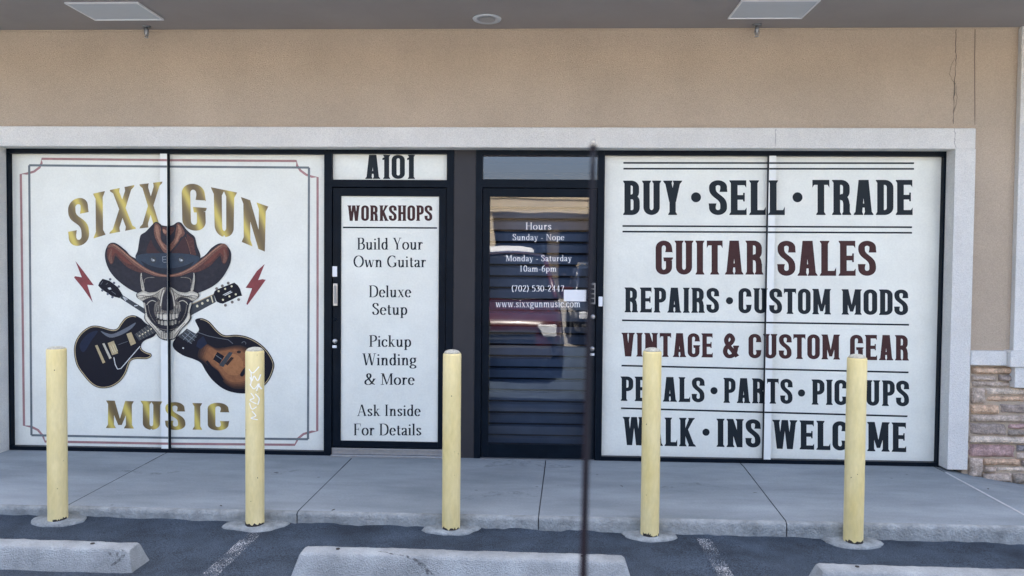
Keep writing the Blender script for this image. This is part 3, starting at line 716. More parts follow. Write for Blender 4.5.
GY = .045
def window_frame(name, x0, x1, parent, left_j, right_j, mull, zb):
    zt = ZF-.043
    L = [(x0, x1, 0, .10, zt, ZF), (x0, x1, 0, .10, -.02, zb)]
    if left_j: L.append((x0, x0+left_j, 0, .10, zb, zt))
    if right_j: L.append((x1-right_j, x1, 0, .10, zb, zt))
    boxes(name, L, M_black, parent)
    boxes('mullion', [(mull[0], mull[1], 0.0, .0999, zb, zt)], M_black, parent)
    return zt
# LEFT WINDOW
lw = empty('shop_window', ((XL+xA0)/2, 0, 0), 'white shop window printed with a skull in a cowboy hat over crossed guitars', 'window')
m0, m1 = X(160.8, 300, 0), X(167.7, 300, 0)
zt = window_frame('frame', XL, xA0-.0005, lw, .016, .008, (m0, m1), .030)
boxes('vinyl_panel', [(XL+.016, m0, GY, GY+.008, .030, zt)], M_vinyl, lw)
boxes('vinyl_panel', [(m1, xA0-.0085, GY, GY+.008, .030, zt)], M_vinyl, lw)
boxes('mullion_wrap', [(m0, m1, -.002, -.0002, .032, zt-.001)], M_wrap_lit, lw)
regL = [(GY, XL+.016, m0), (-.002, m0, m1), (GY, m1, xA0-.0085)]
# RIGHT WINDOW
rw = empty('shop_window', ((xD1+XR)/2, 0, 0), 'white shop window printed with bold dark trade and repair lettering', 'window')
n0, n1 = X(766.6, 300, 0), X(773.6, 300, 0)
zt = window_frame('frame', xD1+.0005, XR, rw, .006, .014, (n0, n1), .030)
boxes('vinyl_panel', [(xD1+.0065, n0, GY, GY+.008, .030, zt)], M_vinyl, rw)
boxes('vinyl_panel', [(n1, XR-.014, GY, GY+.008, .030, zt)], M_vinyl, rw)
boxes('mullion_wrap', [(n0, n1, -.002, -.0002, .032, zt-.001)], M_wrap_lit, rw)
regR = [(GY, xD1+.0065, n0), (-.002, n0, n1), (GY, n1, XR-.014)]

# ---- lettering on the right window
def dotp(x, y, r): return [arc(x, y, r, r, 0, 345, 23)]
def words(parent, reg, items, rules=(), name='lettering'):
    fl = Flat(step=0)
    for it in items:
        if it[0] == '*': fl.add(dotp(*it[1:4]), it[4])
        else: slab_line(fl, *it)
    return fl.build(name, parent, reg)
words(rw, regR, [('BUY', M_ink, 623, 682, 215, 180.6), ('*', 696, 197.3, 5, M_ink), ('SELL', M_ink, 709, 785, 215, 180.3), ('*', 797.5, 197.3, 5, M_ink), ('TRADE', M_ink, 812, 913, 215, 179.9)])
words(rw, regR, [('GUITAR', M_maroon, 655.6, 763.5, 274.6, 240.6), ('SALES', M_maroon, 777.5, 876, 275.8, 240.8)])
words(rw, regR, [('REPAIRS', M_ink, 624.5, 719, 312.3, 287.4, 313, 287.9), ('*', 729.5, 300.7, 3.6, M_ink), ('CUSTOM', M_ink, 738.5, 831, 313.2, 288, 314.5, 289), ('MODS', M_ink, 841.5, 908, 314.6, 289.2, 315.2, 289.6)])
words(rw, regR, [('VINTAGE', M_maroon, 621.5, 713, 356.4, 332.7, 357.5, 333.4), ('&', M_maroon, 722.5, 739, 357.8, 333.3), ('CUSTOM', M_maroon, 748.5, 840, 358.2, 333.8, 359.6, 334.6), ('GEAR', M_maroon, 850, 909, 359.8, 334.7, 360.6, 335.2)])
words(rw, regR, [('PEDALS', M_ink, 620.6, 704.5, 400.8, 376.4, 402.4, 377.4), ('*', 714, 390.7, 3.6, M_ink), ('PARTS', M_ink, 723.4, 792.5, 402.8, 377.8, 404, 379), ('*', 801.5, 393, 3.6, M_ink), ('PICKUPS', M_ink, 811.5, 909, 404.6, 379.4, 406.4, 380.7)])
words(rw, regR, [('WALK', M_ink, 622.5, 694.5, 445, 416.8, 446.6, 418), ('*', 706, 432.2, 3.6, M_ink), ('INS', M_ink, 716.5, 760.5, 446.8, 418.6, 447.6, 419.4), ('WELCOME', M_ink, 772, 906.5, 448.6, 419.7, 452.2, 422.7)])
fl = Flat(step=0)
for a, ya, b, yb in ((623.4, 162.9, 914, 163.2), (623.4, 168.7, 914, 168.9), (622.5, 226, 912, 227.2), (622.5, 231.6, 912, 232.8), (622, 320.3, 909, 324.8), (621.5, 365.6, 908.5, 372.4), (621, 408.2, 907.5, 416.3)):
    fl.add(stroke([(a, ya), (b, yb)], 1.7), M_ink)
fl.build('rule_lines', rw, regR)

# ---- left window: double border
fl = Flat(step=.0001)
red = [(41.7, 158.8), (169, 160), (296.4, 161), (297.2, 166)]+arc(313, 163, 15.5, 14, 170, 95, 6)[::1]+[(317.6, 177.3), (317.6, 300), (317.2, 431), (312, 431.4)]+[(303.5, 434), (298, 439), (294.8, 444.8), (169, 443.6), (47, 441.6), (45, 441.5), (43, 437), (38, 430), (31, 426.8), (24, 425.5), (22.5, 300), (20.8, 174.2), (26, 173.6), (33, 172), (39, 168), (41.7, 163)]
red = [(41.7, 158.8), (169, 160.2), (296.4, 161), (297, 165.5), (300.5, 170.5), (306, 174.6), (312, 176.8), (317.6, 177.3), (317.6, 300), (317.2, 431), (312, 431.6), (303.5, 434), (298, 438.6), (294.8, 444.8), (169, 443.7), (45, 441.5), (43, 436), (38, 430), (31, 426.6), (24, 425.5), (22.5, 300), (20.8, 174.2), (27, 173.6), (34, 171.6), (39.5, 167.5), (41.7, 163)]
fl.add(stroke(red, 2.3, True), M_redline)
fl.build('border_line', lw, regL, 'dusty red border line with scooped corners')
fl = Flat(base=.0006)
gl = [(29.2, 165.3), (169, 166.6), (309, 167.6), (308.6, 300), (308, 439.2), (169, 437.8), (31.5, 435.2), (30.4, 300)]
for i in range(8): fl.add(stroke([gl[i], gl[(i+1) % 8]], 2.2), M_greyline); fl.k = 0
fl.build('border_line', lw, regL, 'dark grey square cornered border line')
# ---- left window: gold lettering (name line arched)
GS = Slab(st=.185, th=.125, e=.06, hf=.13, wx=.14)
def gl_letters(items):
    fl = Flat(step=0, base=.0008)
    for ch, (tl, tr, br, bl) in items:
        g, a = GS.glyph(ch)
        xs_ = [p[0] for q in g for p in q]; mn, mxx = min(xs_), max(xs_)
        def f(p):
            u = (p[0]-mn)/(mxx-mn); v = p[1]
            bx = bl[0]+(br[0]-bl[0])*u, bl[1]+(br[1]-bl[1])*u; tx = tl[0]+(tr[0]-tl[0])*u, tl[1]+(tr[1]-tl[1])*u
            return bx[0]+(tx[0]-bx[0])*v, bx[1]+(tx[1]-bx[1])*v
        fl.add([[f(p) for p in q] for q in g], M_gold)
    return fl
gl_letters([('S', ((67.5, 200.5), (88, 196), (90, 244), (68.5, 247.5))), ('I', ((93.2, 193.6), (105, 191), (105.6, 234.8), (93.6, 238.4))),
            ('X', ((109.8, 190), (134.5, 185), (136, 228.8), (109.4, 233.8))), ('X', ((139.5, 184.4), (162.5, 181.6), (161.5, 226), (139.6, 228.5))),
            ('G', ((181.5, 183.3), (206, 184.5), (207.5, 231.8), (182.5, 229.5))), ('U', ((211, 187.2), (237, 192.5), (236, 238.5), (212.5, 235.5))),
            ('N', ((241, 197), (268.2, 206.5), (267, 252.5), (241.8, 242)))]).build('lettering', lw, regL, 'arched gold shop name')
gl_letters([('M', ((106.2, 400.4), (133.8, 401.2), (134, 428.6), (106, 428))), ('U', ((140.6, 400.8), (162.4, 401.4), (162, 430), (140.8, 429.6))),
            ('S', ((165, 402), (184.6, 402.2), (186.2, 430), (165, 430))), ('I', ((192.4, 403), (202.2, 403.2), (202.2, 429.8), (192.6, 429.6))),
            ('C', ((207.6, 402.6), (229.2, 403), (229.4, 430.4), (207.8, 430.4)))]).build('lettering', lw, regL, 'straight gold word along the bottom')
# ---- bolts
def T(pts, ox, oy, s): return [(ox+a/s, oy+b/s) for a, b in pts]
for pl, lb in ((T([(90, 8), (170, 110), (268, 243), (205, 238), (258, 408), (160, 268), (78, 168), (86, 155), (152, 166)], 66, 260, 9.6), 'red bolt left of the hat'),
               (T([(622, 85), (560, 240), (600, 232), (632, 238), (545, 360), (455, 480), (445, 470), (500, 320), (438, 315), (545, 155)], 200, 255, 9.6), 'red bolt right of the hat')):
    f = Flat(base=.0008); f.add([pl], M_bolt); f.build('lightning_bolt', lw, regL, lb)
# ---- guitars
K = dict(black=ink('black', 20, 24, 34), navy=ink('navy', 30, 38, 58), tan=ink('tan', 168, 152, 118), cream=ink('cream', 205, 196, 165), grey=ink('grey', 96, 100, 108), dgrey=ink('dgrey', 62, 66, 70),
         pale=ink('pale', 190, 192, 190), bone=ink('bone', 178, 172, 156, var=.42, vs=150), bone2=ink('bone_dark', 116, 110, 102, var=.45, vs=150), bonel=ink('bone_light', 206, 199, 182, var=.2, vs=170), hatd=ink('hat_dark', 46, 46, 53, var=.25, vs=40), hatm=ink('hat_mid', 84, 57, 54, var=.4, vs=70), hatb=ink('hat_brown', 112, 80, 70, var=.4, vs=80), hatl=ink('hat_light', 150, 112, 93, var=.3, vs=90),
         band=ink('band', 54, 64, 76), steel=ink('steel', 122, 128, 132), sun1=ink('burst_dark', 52, 40, 38), sun2=ink('burst_mid', 92, 62, 48, var=.25, vs=40), sun3=ink('burst_orange', 134, 90, 62, var=.2, vs=40), sun4=ink('burst_amber', 152, 104, 70, var=.2, vs=40))
def sm(p, n=5): return cat(p, True, n)
g1 = Flat(base=.0010)
g1.add([[(190, 304.6), (213.5, 294), (216, 302), (190, 316)]], K['dgrey'])
g1.add(stroke([(190, 304.9), (213.5, 294.4)], .8), K['tan'])
for q in ((197.3, 306), (202.4, 303.4), (207.8, 300.4)): g1.add([arc(q[0], q[1], 1.2, 1.4, 0, 330, 8)], K['cream'])
g1.add(stroke([(211.2, 296), (213, 302.5)], 1.2), K['cream'])
g1.add([T([(130, 375), (142, 345), (170, 328), (330, 265), (365, 292), (385, 325), (405, 392), (372, 396), (300, 432), (220, 467), (190, 462), (160, 447)], 200, 255, 9.6)], K['black'])
for q in ((160, 322), (215, 296), (272, 270), (245, 482), (310, 452), (372, 428)): g1.add([arc(200+q[0]/9.6, 255+q[1]/9.6, 1.5, 1.5, 0, 330, 8)], K['bone2'])
for q in ((180, 347), (243, 325), (305, 300), (222, 430), (284, 398), (345, 377)): g1.add([arc(200+q[0]/9.6, 255+q[1]/9.6, 1.05, 1.05, 0, 330, 8)], K['cream'])
g1.add(stroke(T([(222, 384), (300, 345)], 200, 255, 9.6), .8), K['pale']); g1.add(stroke(T([(238, 390), (310, 355)], 200, 255, 9.6), .8), K['pale'])
out1 = T([(510, 85), (480, 55), (430, 35), (380, 50), (345, 90), (320, 125), (280, 130), (200, 108), (140, 110), (80, 150), (40, 210), (28, 280), (45, 370), (90, 440), (150, 505), (210, 530), (280, 522), (340, 485), (380, 430), (400, 375), (415, 345), (450, 332), (520, 332), (553, 315), (550, 295), (520, 285), (490, 265), (485, 235), (510, 205), (570, 178), (582, 140)], 70, 310, 6.78)
o1 = sm(out1)
g1.add([o1], K['black'])
def inset(p, d):
    n = len(p); r = []
    for i in range(n):
        a, b = p[i-1], p[(i+1) % n]; dx, dy = b[0]-a[0], b[1]-a[1]; l = math.hypot(dx, dy) or 1
        r.append((p[i][0]+dy/l*d, p[i][1]-dx/l*d))
    return r
sgn = 1 if sum(o1[i-1][0]*o1[i][1]-o1[i][0]*o1[i-1][1] for i in range(len(o1))) < 0 else -1
i1 = inset(o1, sgn*1.1)
k0 = next(i for i in range(len(i1)))
g1.add(stroke(i1[8:len(i1)-22], .85), K['tan'])
g1.add([sm([(101, 331), (112, 334), (125, 328.5), (135.8, 322.5), (132, 328.2), (122, 334.6), (110, 337.5)])], K['grey'])
g1.add([sm([(80, 345), (88, 334), (98, 331), (92, 340), (84, 352)])], K['navy'])
g1.add([T([(440, 165), (540, 95), (585, 150), (470, 208)], 70, 310, 6.78)], K['dgrey'])
for t_ in (.12, .3, .48, .66, .84):
    a = (440+100*t_, 165-70*t_); b = (470+115*t_, 208-58*t_)
    g1.add(stroke(T([a, b], 70, 310, 6.78), .55), K['bone2'])
    g1.add([arc(70+(a[0]+b[0])/2/6.78+1, 310+(a[1]+b[1])/2/6.78-.6, .8, .8, 0, 330, 7)], K['cream'])
g1.add([T([(385, 162), (418, 150), (450, 225), (415, 242)], 70, 310, 6.78)], K['tan'])
g1.add([T([(258, 224), (300, 208), (328, 293), (288, 306)], 70, 310, 6.78)], K['tan'])
for dx in (0, 14, -14): g1.add(stroke(T([(292+dx, 235-dx*.4), (312+dx, 285-dx*.4)], 70, 310, 6.78), .5), K['cream'])
g1.add([T([(222, 228), (236, 224), (285, 325), (270, 332)], 70, 310, 6.78)], K['bone']); g1.add([T([(173, 241), (189, 236), (242, 354), (225, 362)], 70, 310, 6.78)], K['tan'])
g1.add(stroke(T([(300, 320), (310, 370), (325, 400), (348, 396), (478, 245)], 70, 310, 6.78), .9), K['pale'])
g1.add(stroke(T([(330, 235), (395, 212)], 70, 310, 6.78), .4), K['grey'])
g1.build('guitar', lw, regL, 'black single cutaway guitar pointing up to the right')
g2 = Flat(base=.0010)
g2.add([T([(540, 335), (760, 470), (760, 522), (520, 365)], 66, 260, 9.6)], K['dgrey'])
for q in (((548, 352), (575, 392)), ((560, 358), (590, 380)), ((655, 440), (690, 436))): g2.add(stroke(T(q, 66, 260, 9.6), 1.0), K['pale'])
g2.add([T([(310, 247), (322, 215), (352, 180), (420, 200), (500, 262), (545, 335), (515, 366), (440, 346), (345, 282)], 66, 260, 9.6)], K['black'])
for q in ((425, 185), (462, 220), (508, 255), (350, 292), (402, 326), (447, 356)): g2.add([arc(66+q[0]/9.6, 260+q[1]/9.6, 1.3, 1.3, 0, 330, 8)], K['grey'])
g2.add([T([(400, 268), (428, 262), (438, 282), (415, 285)], 66, 260, 9.6)], K['pale'])
for q in (((335, 235), (355, 205)), ((385, 235), (405, 220)), ((440, 300), (480, 330))): g2.add(stroke(T(q, 66, 260, 9.6), .5), K['grey'])
out2 = T([(188, 62), (230, 52), (280, 75), (330, 130), (375, 160), (450, 158), (520, 170), (590, 205), (650, 260), (690, 330), (690, 380), (660, 450), (610, 500), (540, 530), (450, 530), (370, 505), (300, 450), (255, 390), (225, 340), (180, 315), (110, 290), (55, 250), (45, 210), (80, 165), (140, 130), (190, 150), (212, 125), (200, 95)], 166, 310, 6.397)
o2 = sm(out2)
g2.add([o2], K['black'])
i2 = inset(o2, (1 if sum(o2[i-1][0]*o2[i][1]-o2[i][0]*o2[i-1][1] for i in range(len(o2))) < 0 else -1)*1.3)
g2.add(stroke(i2[4:62], .7), K['tan'])
burst = T([(262, 222), (330, 252), (400, 242), (470, 238), (530, 268), (570, 330), (570, 420), (525, 475), (440, 485), (380, 455), (330, 392), (270, 342), (226, 302), (238, 250)], 166, 310, 6.397)
bc = (sum(p[0] for p in burst)/len(burst), sum(p[1] for p in burst)/len(burst))
for f_, m_ in ((1.12, 'sun1'), (1.05, ink('burst_brown', 72, 50, 42)), (.98, 'sun2'), (.91, ink('burst_tan', 112, 75, 54)), (.84, 'sun3'), (.55, 'sun4')):
    g2.add([sm([(bc[0]+(p[0]-bc[0])*f_, bc[1]+(p[1]-bc[1])*f_) for p in burst])], K[m_] if isinstance(m_, str) else m_)
g2.add([T([(80, 170), (135, 118), (205, 160), (160, 215)], 166, 310, 6.397)], K['dgrey'])
for q in (((105, 160), (165, 215)), ((120, 145), (185, 195)), ((138, 128), (195, 175)), ((112, 190), (160, 140)), ((140, 205), (190, 155))): g2.add(stroke(T(q, 166, 310, 6.397), .55), K['steel'])
g2.add([T([(205, 195), (240, 165), (265, 215), (225, 250), (195, 232)], 166, 310, 6.397)], K['navy'])
g2.add([T([(330, 268), (375, 295), (345, 345), (302, 315)], 166, 310, 6.397)], K['black']); g2.add(stroke(T([(322, 290), (358, 315)], 166, 310, 6.397), .5), K['steel'])
g2.add([T([(405, 268), (430, 272), (368, 365), (340, 352)], 166, 310, 6.397)], K['dgrey']); g2.add([T([(418, 300), (436, 305), (395, 355), (380, 345)], 166, 310, 6.397)], K['sun1'])
g2.add([T([(330, 200), (420, 195), (440, 225), (375, 240), (300, 215)], 166, 310, 6.397)], K['black'])
g2.add(stroke(T([(262, 325), (290, 365), (330, 395), (365, 450)], 166, 310, 6.397), 2.6), K['black'])
g2.add([sm(T([(475, 412), (498, 375), (515, 365), (510, 400), (490, 425)], 166, 310, 6.397), 3)], K['black'])
g2.add([arc(166+112/6.397, 310+243/6.397, .9, .9, 0, 330, 8)], K['pale']); g2.add(stroke(arc(166+500/6.397, 310+212/6.397, 2, 1.6, 180, 400, 8), .5), K['grey'])
g2.add([arc(166+468/6.397, 310+268/6.397, 2.2, 1.5, 0, 340, 8)], K['sun1'])
g2.add(stroke(T([(200, 140), (270, 165), (330, 178), (400, 190), (430, 215)], 166, 310, 6.397), .6), K['grey'])
g2.build('guitar', lw, regL, 'sunburst guitar pointing up to the left')
# ---- hat
mir = lambda p: [(336.4-a, b) for a, b in p]
h = Flat(base=.0042)
brimL = [(135.4, 258.2), (126, 250.4), (118.8, 244.7), (113.5, 242.6), (108.9, 244.2), (105.9, 250), (105.2, 256.7), (106.8, 264), (110.3, 271.5), (116, 278.5), (123.6, 285), (131, 289.8), (138, 293), (150, 297)]
h.add([sm(brimL+[(168, 299), (186, 297), (199.4, 292.6), (208, 289), (215, 285), (221, 279.5), (226, 272.5), (230, 264.5), (231.4, 257.5), (230.6, 250.6), (226, 244.9), (219.7, 243.4), (211.9, 247.8), (200.4, 258.2), (168, 268)])], K['hatd'])
h.add([sm([(136, 258.5), (138, 250.4), (140, 238), (141.7, 234.4), (145.8, 231.8), (152, 225.4), (155.2, 222.2), (158.3, 222.4), (161.5, 225), (167.5, 226), (173.3, 225), (177.5, 222.3), (181.6, 223), (186.8, 229.8), (191.5, 234), (195, 237.2), (197.3, 246.3), (200.4, 258), (190, 271), (168, 277), (146, 271)])], K['hatd'])
h.add([sm([(143, 236), (152, 228), (154, 236), (155, 246), (150, 251.5), (141, 252)])], K['hatd'])
h.add([sm([(155.2, 223.6), (158.5, 224.2), (161, 228), (161, 234), (161.5, 240), (165, 244), (168, 247), (168, 253), (164, 252), (160, 246), (156.5, 240), (154.2, 232)])], K['hatb'])
h.add([sm([(156, 225), (158.5, 226.5), (159.6, 232), (160.3, 239), (163.5, 245), (166.5, 250), (162.5, 247), (158.2, 239.5), (156, 232)])], K['hatl'])
h.add([sm([(177.5, 223.6), (181, 225), (185, 232.5), (183.5, 236), (180.5, 238), (178.5, 242), (174, 247.5), (169, 252.5), (169.5, 246), (174.5, 239), (176, 231)])], K['hatb'])
h.add([sm([(178.3, 225), (181, 227.5), (182, 233), (179.3, 236.5), (178, 241), (174.5, 244.5), (177, 237), (178.5, 231)])], K['hatl'])
h.add([sm([(162.5, 226.8), (167, 227.6), (173, 227), (175, 229), (172, 234), (167, 236), (163.5, 233)])], K['hatm'])
h.add([sm([(163, 229), (166.5, 230.5), (166.5, 233.5), (164, 233)])], K['hatl'])
h.add([sm([(186.8, 234), (190.5, 236.5), (193.8, 239.5), (195, 249), (196.5, 255), (191, 254.4), (188.8, 246)])], K['hatm'])
h.add([sm([(183.8, 237.5), (187, 240), (189.4, 252.6), (186.8, 253.6), (180, 253), (172, 253), (177.5, 246.5)])], ink('hat_red', 66, 48, 50))
h.add(stroke(cat([(185.6, 237), (188, 243), (190, 250), (191, 254)]), .7), K['hatb'])
h.add([sm([(147, 252.6), (151, 240), (153.5, 245), (157, 250), (160, 252.8)])], ink('hat_red', 66, 48, 50))
h.add([cat([(136.6, 255.6), (144, 253.8), (156, 253.2), (168, 253.2), (180, 253.4), (192, 254.6), (199.8, 257)])+cat([(200, 259.5), (191, 268.5), (180, 273.5), (168, 275.5), (156, 273.5), (146, 268.6), (136.2, 260)])], K['band'])
h.add([cat([(141, 260.5), (152, 266), (168, 268.5), (184, 266), (195, 261)])+cat([(190, 268), (180, 273), (168, 275), (156, 273), (146, 268)])], ink('band_dark', 40, 45, 54))
for cx in (153.6, 181.6):
    h.add([arc(cx, 259.8, 3.3, 3.5, 0, 340, 14)], K['dgrey']); h.add([arc(cx, 259.4, 2.2, 2.2, 20, 215, 10)], K['steel']); h.add([arc(cx+.4, 260.2, .8, .8, 0, 320, 8)], K['pale'])
for q in (((163, 257), (166.5, 256.6)), ((163.4, 259.6), (166.6, 259.4)), ((163.8, 262.4), (166.6, 262.2)), ((163, 256.5), (163.3, 262))): h.add(stroke(q, .7), K['steel'])
lobe = [(107.4, 256), (107.8, 249.5), (110.6, 245.8), (114, 244.8), (119, 247.8), (126, 254.5), (133, 262), (141, 268), (150, 273), (143, 273), (133, 270), (125, 265), (119, 258.5), (115.6, 256), (114, 262), (111, 264)]
lobe2 = [(109, 252), (111.5, 247.4), (115, 247.4), (120, 251.5), (126, 258), (132.5, 264.5), (126, 262.5), (120, 257), (116, 253), (112.5, 257), (110, 259)]
for fn in (lambda p: p, mir):
    h.add([sm(fn(lobe))], K['hatm']); h.add([sm(fn(lobe2))], ink('hat_rust', 104, 62, 55))
    h.add([sm(fn([(109, 258), (110.6, 252), (112.6, 249), (112, 255), (113, 262), (111, 263)]))], K['hatb'])
top_ = [(107.6, 247.4), (110, 244.6), (113.4, 243.6), (118.4, 246), (124, 250.6), (130, 255.8), (137, 261.4), (147, 268.2), (158, 273), (168.2, 274.8)]
bot_ = [(168.2, 278.2), (157.5, 276.8), (146.4, 272.4), (136, 265.8), (128.4, 259.4), (122, 253.6), (117, 249.6), (113, 247), (109.6, 247.6)]
for fn in (lambda p: p, mir): h.add([fn(cat(top_)+cat(bot_))], K['hatb'])
for fn in (lambda p: p, mir): h.add(stroke(cat(fn([(113.5, 244.6), (118.2, 247.4), (124, 252), (130, 257.4), (137, 263), (147, 269.8), (158, 274.4), (168.2, 276.2)])), 1.1), K['hatl'])
h.build('cowboy_hat', lw, regL, 'dark brown hat with studded band')
# ---- skull
s_ = Flat(base=.0082)
half = [(168.2, 277), (156, 276), (146, 272.5), (141.8, 272.8), (140.6, 277), (140.4, 282), (142, 288), (141.4, 291), (137, 293.6), (137.2, 297), (140.4, 299.8), (143.2, 301.8), (144.6, 308), (145.2, 313), (144.6, 317.8), (147.4, 322.6), (153.8, 328.8), (157, 334), (160, 338), (164.7, 340), (168.2, 340.6)]
s_.add([cat(half)+cat(mir(half)[::-1])], K['hatd'])
for fn in (lambda p: p, mir):
    A = lambda pts, m: s_.add([sm(fn(pts), 4)], m)
    B = lambda pts, wd, m: s_.add(stroke(cat(fn(pts)), wd), m)
    A([(141.2, 274), (142.2, 273), (142.6, 278), (144.4, 285), (145, 291), (142.4, 290), (141.4, 284), (140.8, 279)], K['bone'])
    B([(144.6, 283), (145.2, 279.4), (149, 277.6), (155, 277.4)], .8, K['bone2'])
    A([(137.4, 294.2), (141, 292), (145, 291), (150, 292.6), (157, 291.6), (162.4, 288.4), (165, 287.6), (164.6, 291), (161.6, 295), (160.4, 300), (158, 297.4), (153, 297), (147, 298.6), (143, 300.6), (139, 298.4)], K['bone'])
    A([(138.6, 294.6), (144, 292.8), (150, 294.4), (156, 293.2), (150, 296), (144, 297.4), (140, 297)], K['bonel'])
    B([(141, 298.4), (147, 296.8), (154, 296.6), (158, 298.6), (159.4, 303)], .7, K['bone2'])
    A([(162.8, 289.4), (166.6, 287.2), (165.8, 291.4), (163.6, 296), (162.6, 303), (162, 308.5), (159.6, 306.6), (160.2, 300), (161.4, 294)], K['bone2'])
    B([(164.6, 290), (162.8, 295.4), (161.8, 301), (161, 306)], .8, K['bonel'])
    A([(155.6, 303.5), (158.4, 301.6), (160, 307), (164, 310), (168.2, 311.4), (168.2, 316), (160, 314.6), (154.8, 311.6)], K['bone2'])
    for t_ in ((156, 304.6, 157, 311), (158.6, 305, 159.4, 311.8), (161.4, 308.6, 161.8, 313)): B([(t_[0], t_[1]), (t_[2], t_[3])], .7, K['bone'])
    # teeth
    for (x0, x1, yt, yb) in ((154.8, 157, 312.2, 316.6), (157.3, 159.9, 312.8, 318), (160.2, 163.4, 313.4, 319.2), (163.7, 167.9, 313.8, 319.8)):
        s_.add([sm(fn([(x0+.2, yt), (x1-.2, yt+.2), (x1, yb-1), (x1-.4, yb), (x0+.4, yb-.2), (x0, yb-1)]), 2)], K['bonel'])
    for (x0, x1, yt, yb) in ((156, 158.2, 318.4, 322.4), (158.6, 161, 319.4, 323.8), (161.4, 164.2, 320.2, 325), (164.5, 167.8, 320.6, 325.4)):
        s_.add([sm(fn([(x0+.3, yt), (x1-.3, yt+.2), (x1, yb-1), (x1-.3, yb), (x0+.3, yb-.2), (x0, yb-1)]), 2)], K['bone'])
    # jaw
    A([(143.8, 303), (146, 303.6), (147.6, 311), (149, 317), (153, 322.8), (158.6, 328), (163, 331), (165, 334.6), (163.6, 338.6), (160, 336.6), (156.8, 332), (152.8, 327), (147.6, 321.6), (145.4, 317), (146, 311)], K['bone'])
    A([(145.2, 306), (146.8, 310), (148.2, 317), (152, 322.4), (157.6, 328), (161, 332.6), (157, 330), (151, 324.6), (147, 319.4), (146.6, 312)], K['bonel'])
    B([(149, 305), (150, 312), (153, 318.6), (157, 323.6)], .7, K['bone2'])
    B([(150.6, 322.6), (154, 326.4), (158.4, 332), (161.6, 336.4)], .6, K['bone2'])
    A([(160.6, 334.4), (165, 332.8), (168.2, 333.4), (168.2, 338.6), (164.6, 338.6)], K['bone'])
    B([(161, 328.6), (165, 329.6), (168.2, 329.6)], 1.0, K['bone2'])
    B([(162.6, 332), (166, 331.8)], .8, K['bone'])
    B([(158, 326), (161, 330)], .6, K['bone2'])
    B([(147.4, 305), (149.6, 302), (153, 300.4), (156.4, 301.6)], .8, K['bone'])
rk = random.Random(5)
for fn in (lambda p: p, mir):
    D = lambda pts, wd=.45, m='hatd': s_.add(stroke(cat(fn(pts), n=3), wd), K[m])
    for k in range(9):                                   # hatching under the cheekbone, on the jaw and the chin
        a = k/8; D([(143.6+a*15, 298.4-a*1.5+rk.uniform(-.4, .4)), (144.6+a*14.6, 295.6-a*1.2)], .35)
    for k in range(7):
        a = k/6; x, y = 146+a*13.5, 313+a*18; D([(x, y), (x+1.7, y-1.2), (x+3, y-2.8+rk.uniform(-.6, .6))], .4)
    for x in (156.6, 158.2, 159.8, 161.6, 163.6, 165.6): D([(x, 305.5+rk.uniform(-1, 1.6)+(x-156)*.25), (x+.2, 311.5)], .4)
    for x in (162.4, 164.4, 166.2): D([(x, 331.5), (x+.3, 334.5), (x+.2, 337.6)], .4)
    D([(137.6, 296.4), (143, 295.4), (149, 296.2), (156, 294.8), (161, 291.4)], .45)
    D([(142.2, 276), (142.8, 282), (143.8, 288)], .4)
    D([(154.4, 312.4), (161, 313.6), (168.2, 314)], .5); D([(155.4, 318.6), (161.6, 320), (168.2, 320.3)], .9)
    for x, y0, y1 in ((157.15, 312.4, 318), (160.05, 313, 319), (163.55, 313.4, 320), (158.4, 318.8, 323.6), (161.2, 319.6, 324.8), (164.35, 320.4, 325.6), (168.1, 313.6, 325.6)): D([(x, y0), (x, y1)], .5)
    s_.add([sm(fn([(154.2, 311.5), (155.6, 312), (157, 318), (158.8, 324.6), (156.6, 322.6), (154.6, 317.5)]), 3)], K['hatd'])
    D([(158.6, 326.4), (163, 328.2), (168.2, 328.6)], .6); D([(153.6, 303.4), (152.4, 309), (154.4, 315.6), (157.6, 322)], .9)
    D([(146.8, 303.6), (147.6, 310), (149.4, 317.4)], .5)
s_.build('skull', lw, regL, 'cream skull grinning below the hat')

# ================================================================== DOORS
# ---- left door with white panel
ld = empty('shop_door', (X(389), 0, 0), 'black framed shop door filled with a white workshops panel', 'door')
zTb = Z(390, 179.8); zDt = Z(390, 187)
boxes('frame', [(xA0, xA1, 0, .10, -.02, ZF), (xB0, xB1, 0, .10, -.02, ZF), (xA1, xB0, 0, .10, ZF-.038, ZF), (xA1, xB0, 0, .10, zDt, zTb)], M_black, ld)
boxes('transom_panel', [(xA1, xB0, GY-.01, GY, zTb, ZF-.038)], M_vinyl, ld)
fl = Flat(step=0); o, wd = SL.line('A101', .05); fl.add(fit(o, wd, 365.3, 415, 178.9, 154.8), M_ink); fl.build('lettering', ld, [(GY-.01, None, None)], 'unit number above the door')
pz1, pz0 = Z(390, 196), Z(390, 442); px0, px1 = X(340.2), X(438.2)
dl, dr, db, dt = xA1+.004, xB0-.004, Z(390, 448.2), zDt-.006
boxes('door_leaf', [(dl, px0, .014, .06, db, dt), (px1, dr, .014, .06, db, dt), (px0, px1, .014, .06, pz1, dt), (px0, px1, .014, .06, db, pz0)], M_black, ld, bev=.002)
PY = .028
boxes('vinyl_panel', [(px0, px1, PY, PY+.008, pz0, pz1)], M_vinyl, ld)
fl = Flat(step=0); o, wd = SL.line('WORKSHOPS'); fl.add(fit(o, wd, 347.3, 432.3, 220.9, 205.4), M_maroon); fl.build('lettering', ld, [(PY, None, None)], 'maroon heading')
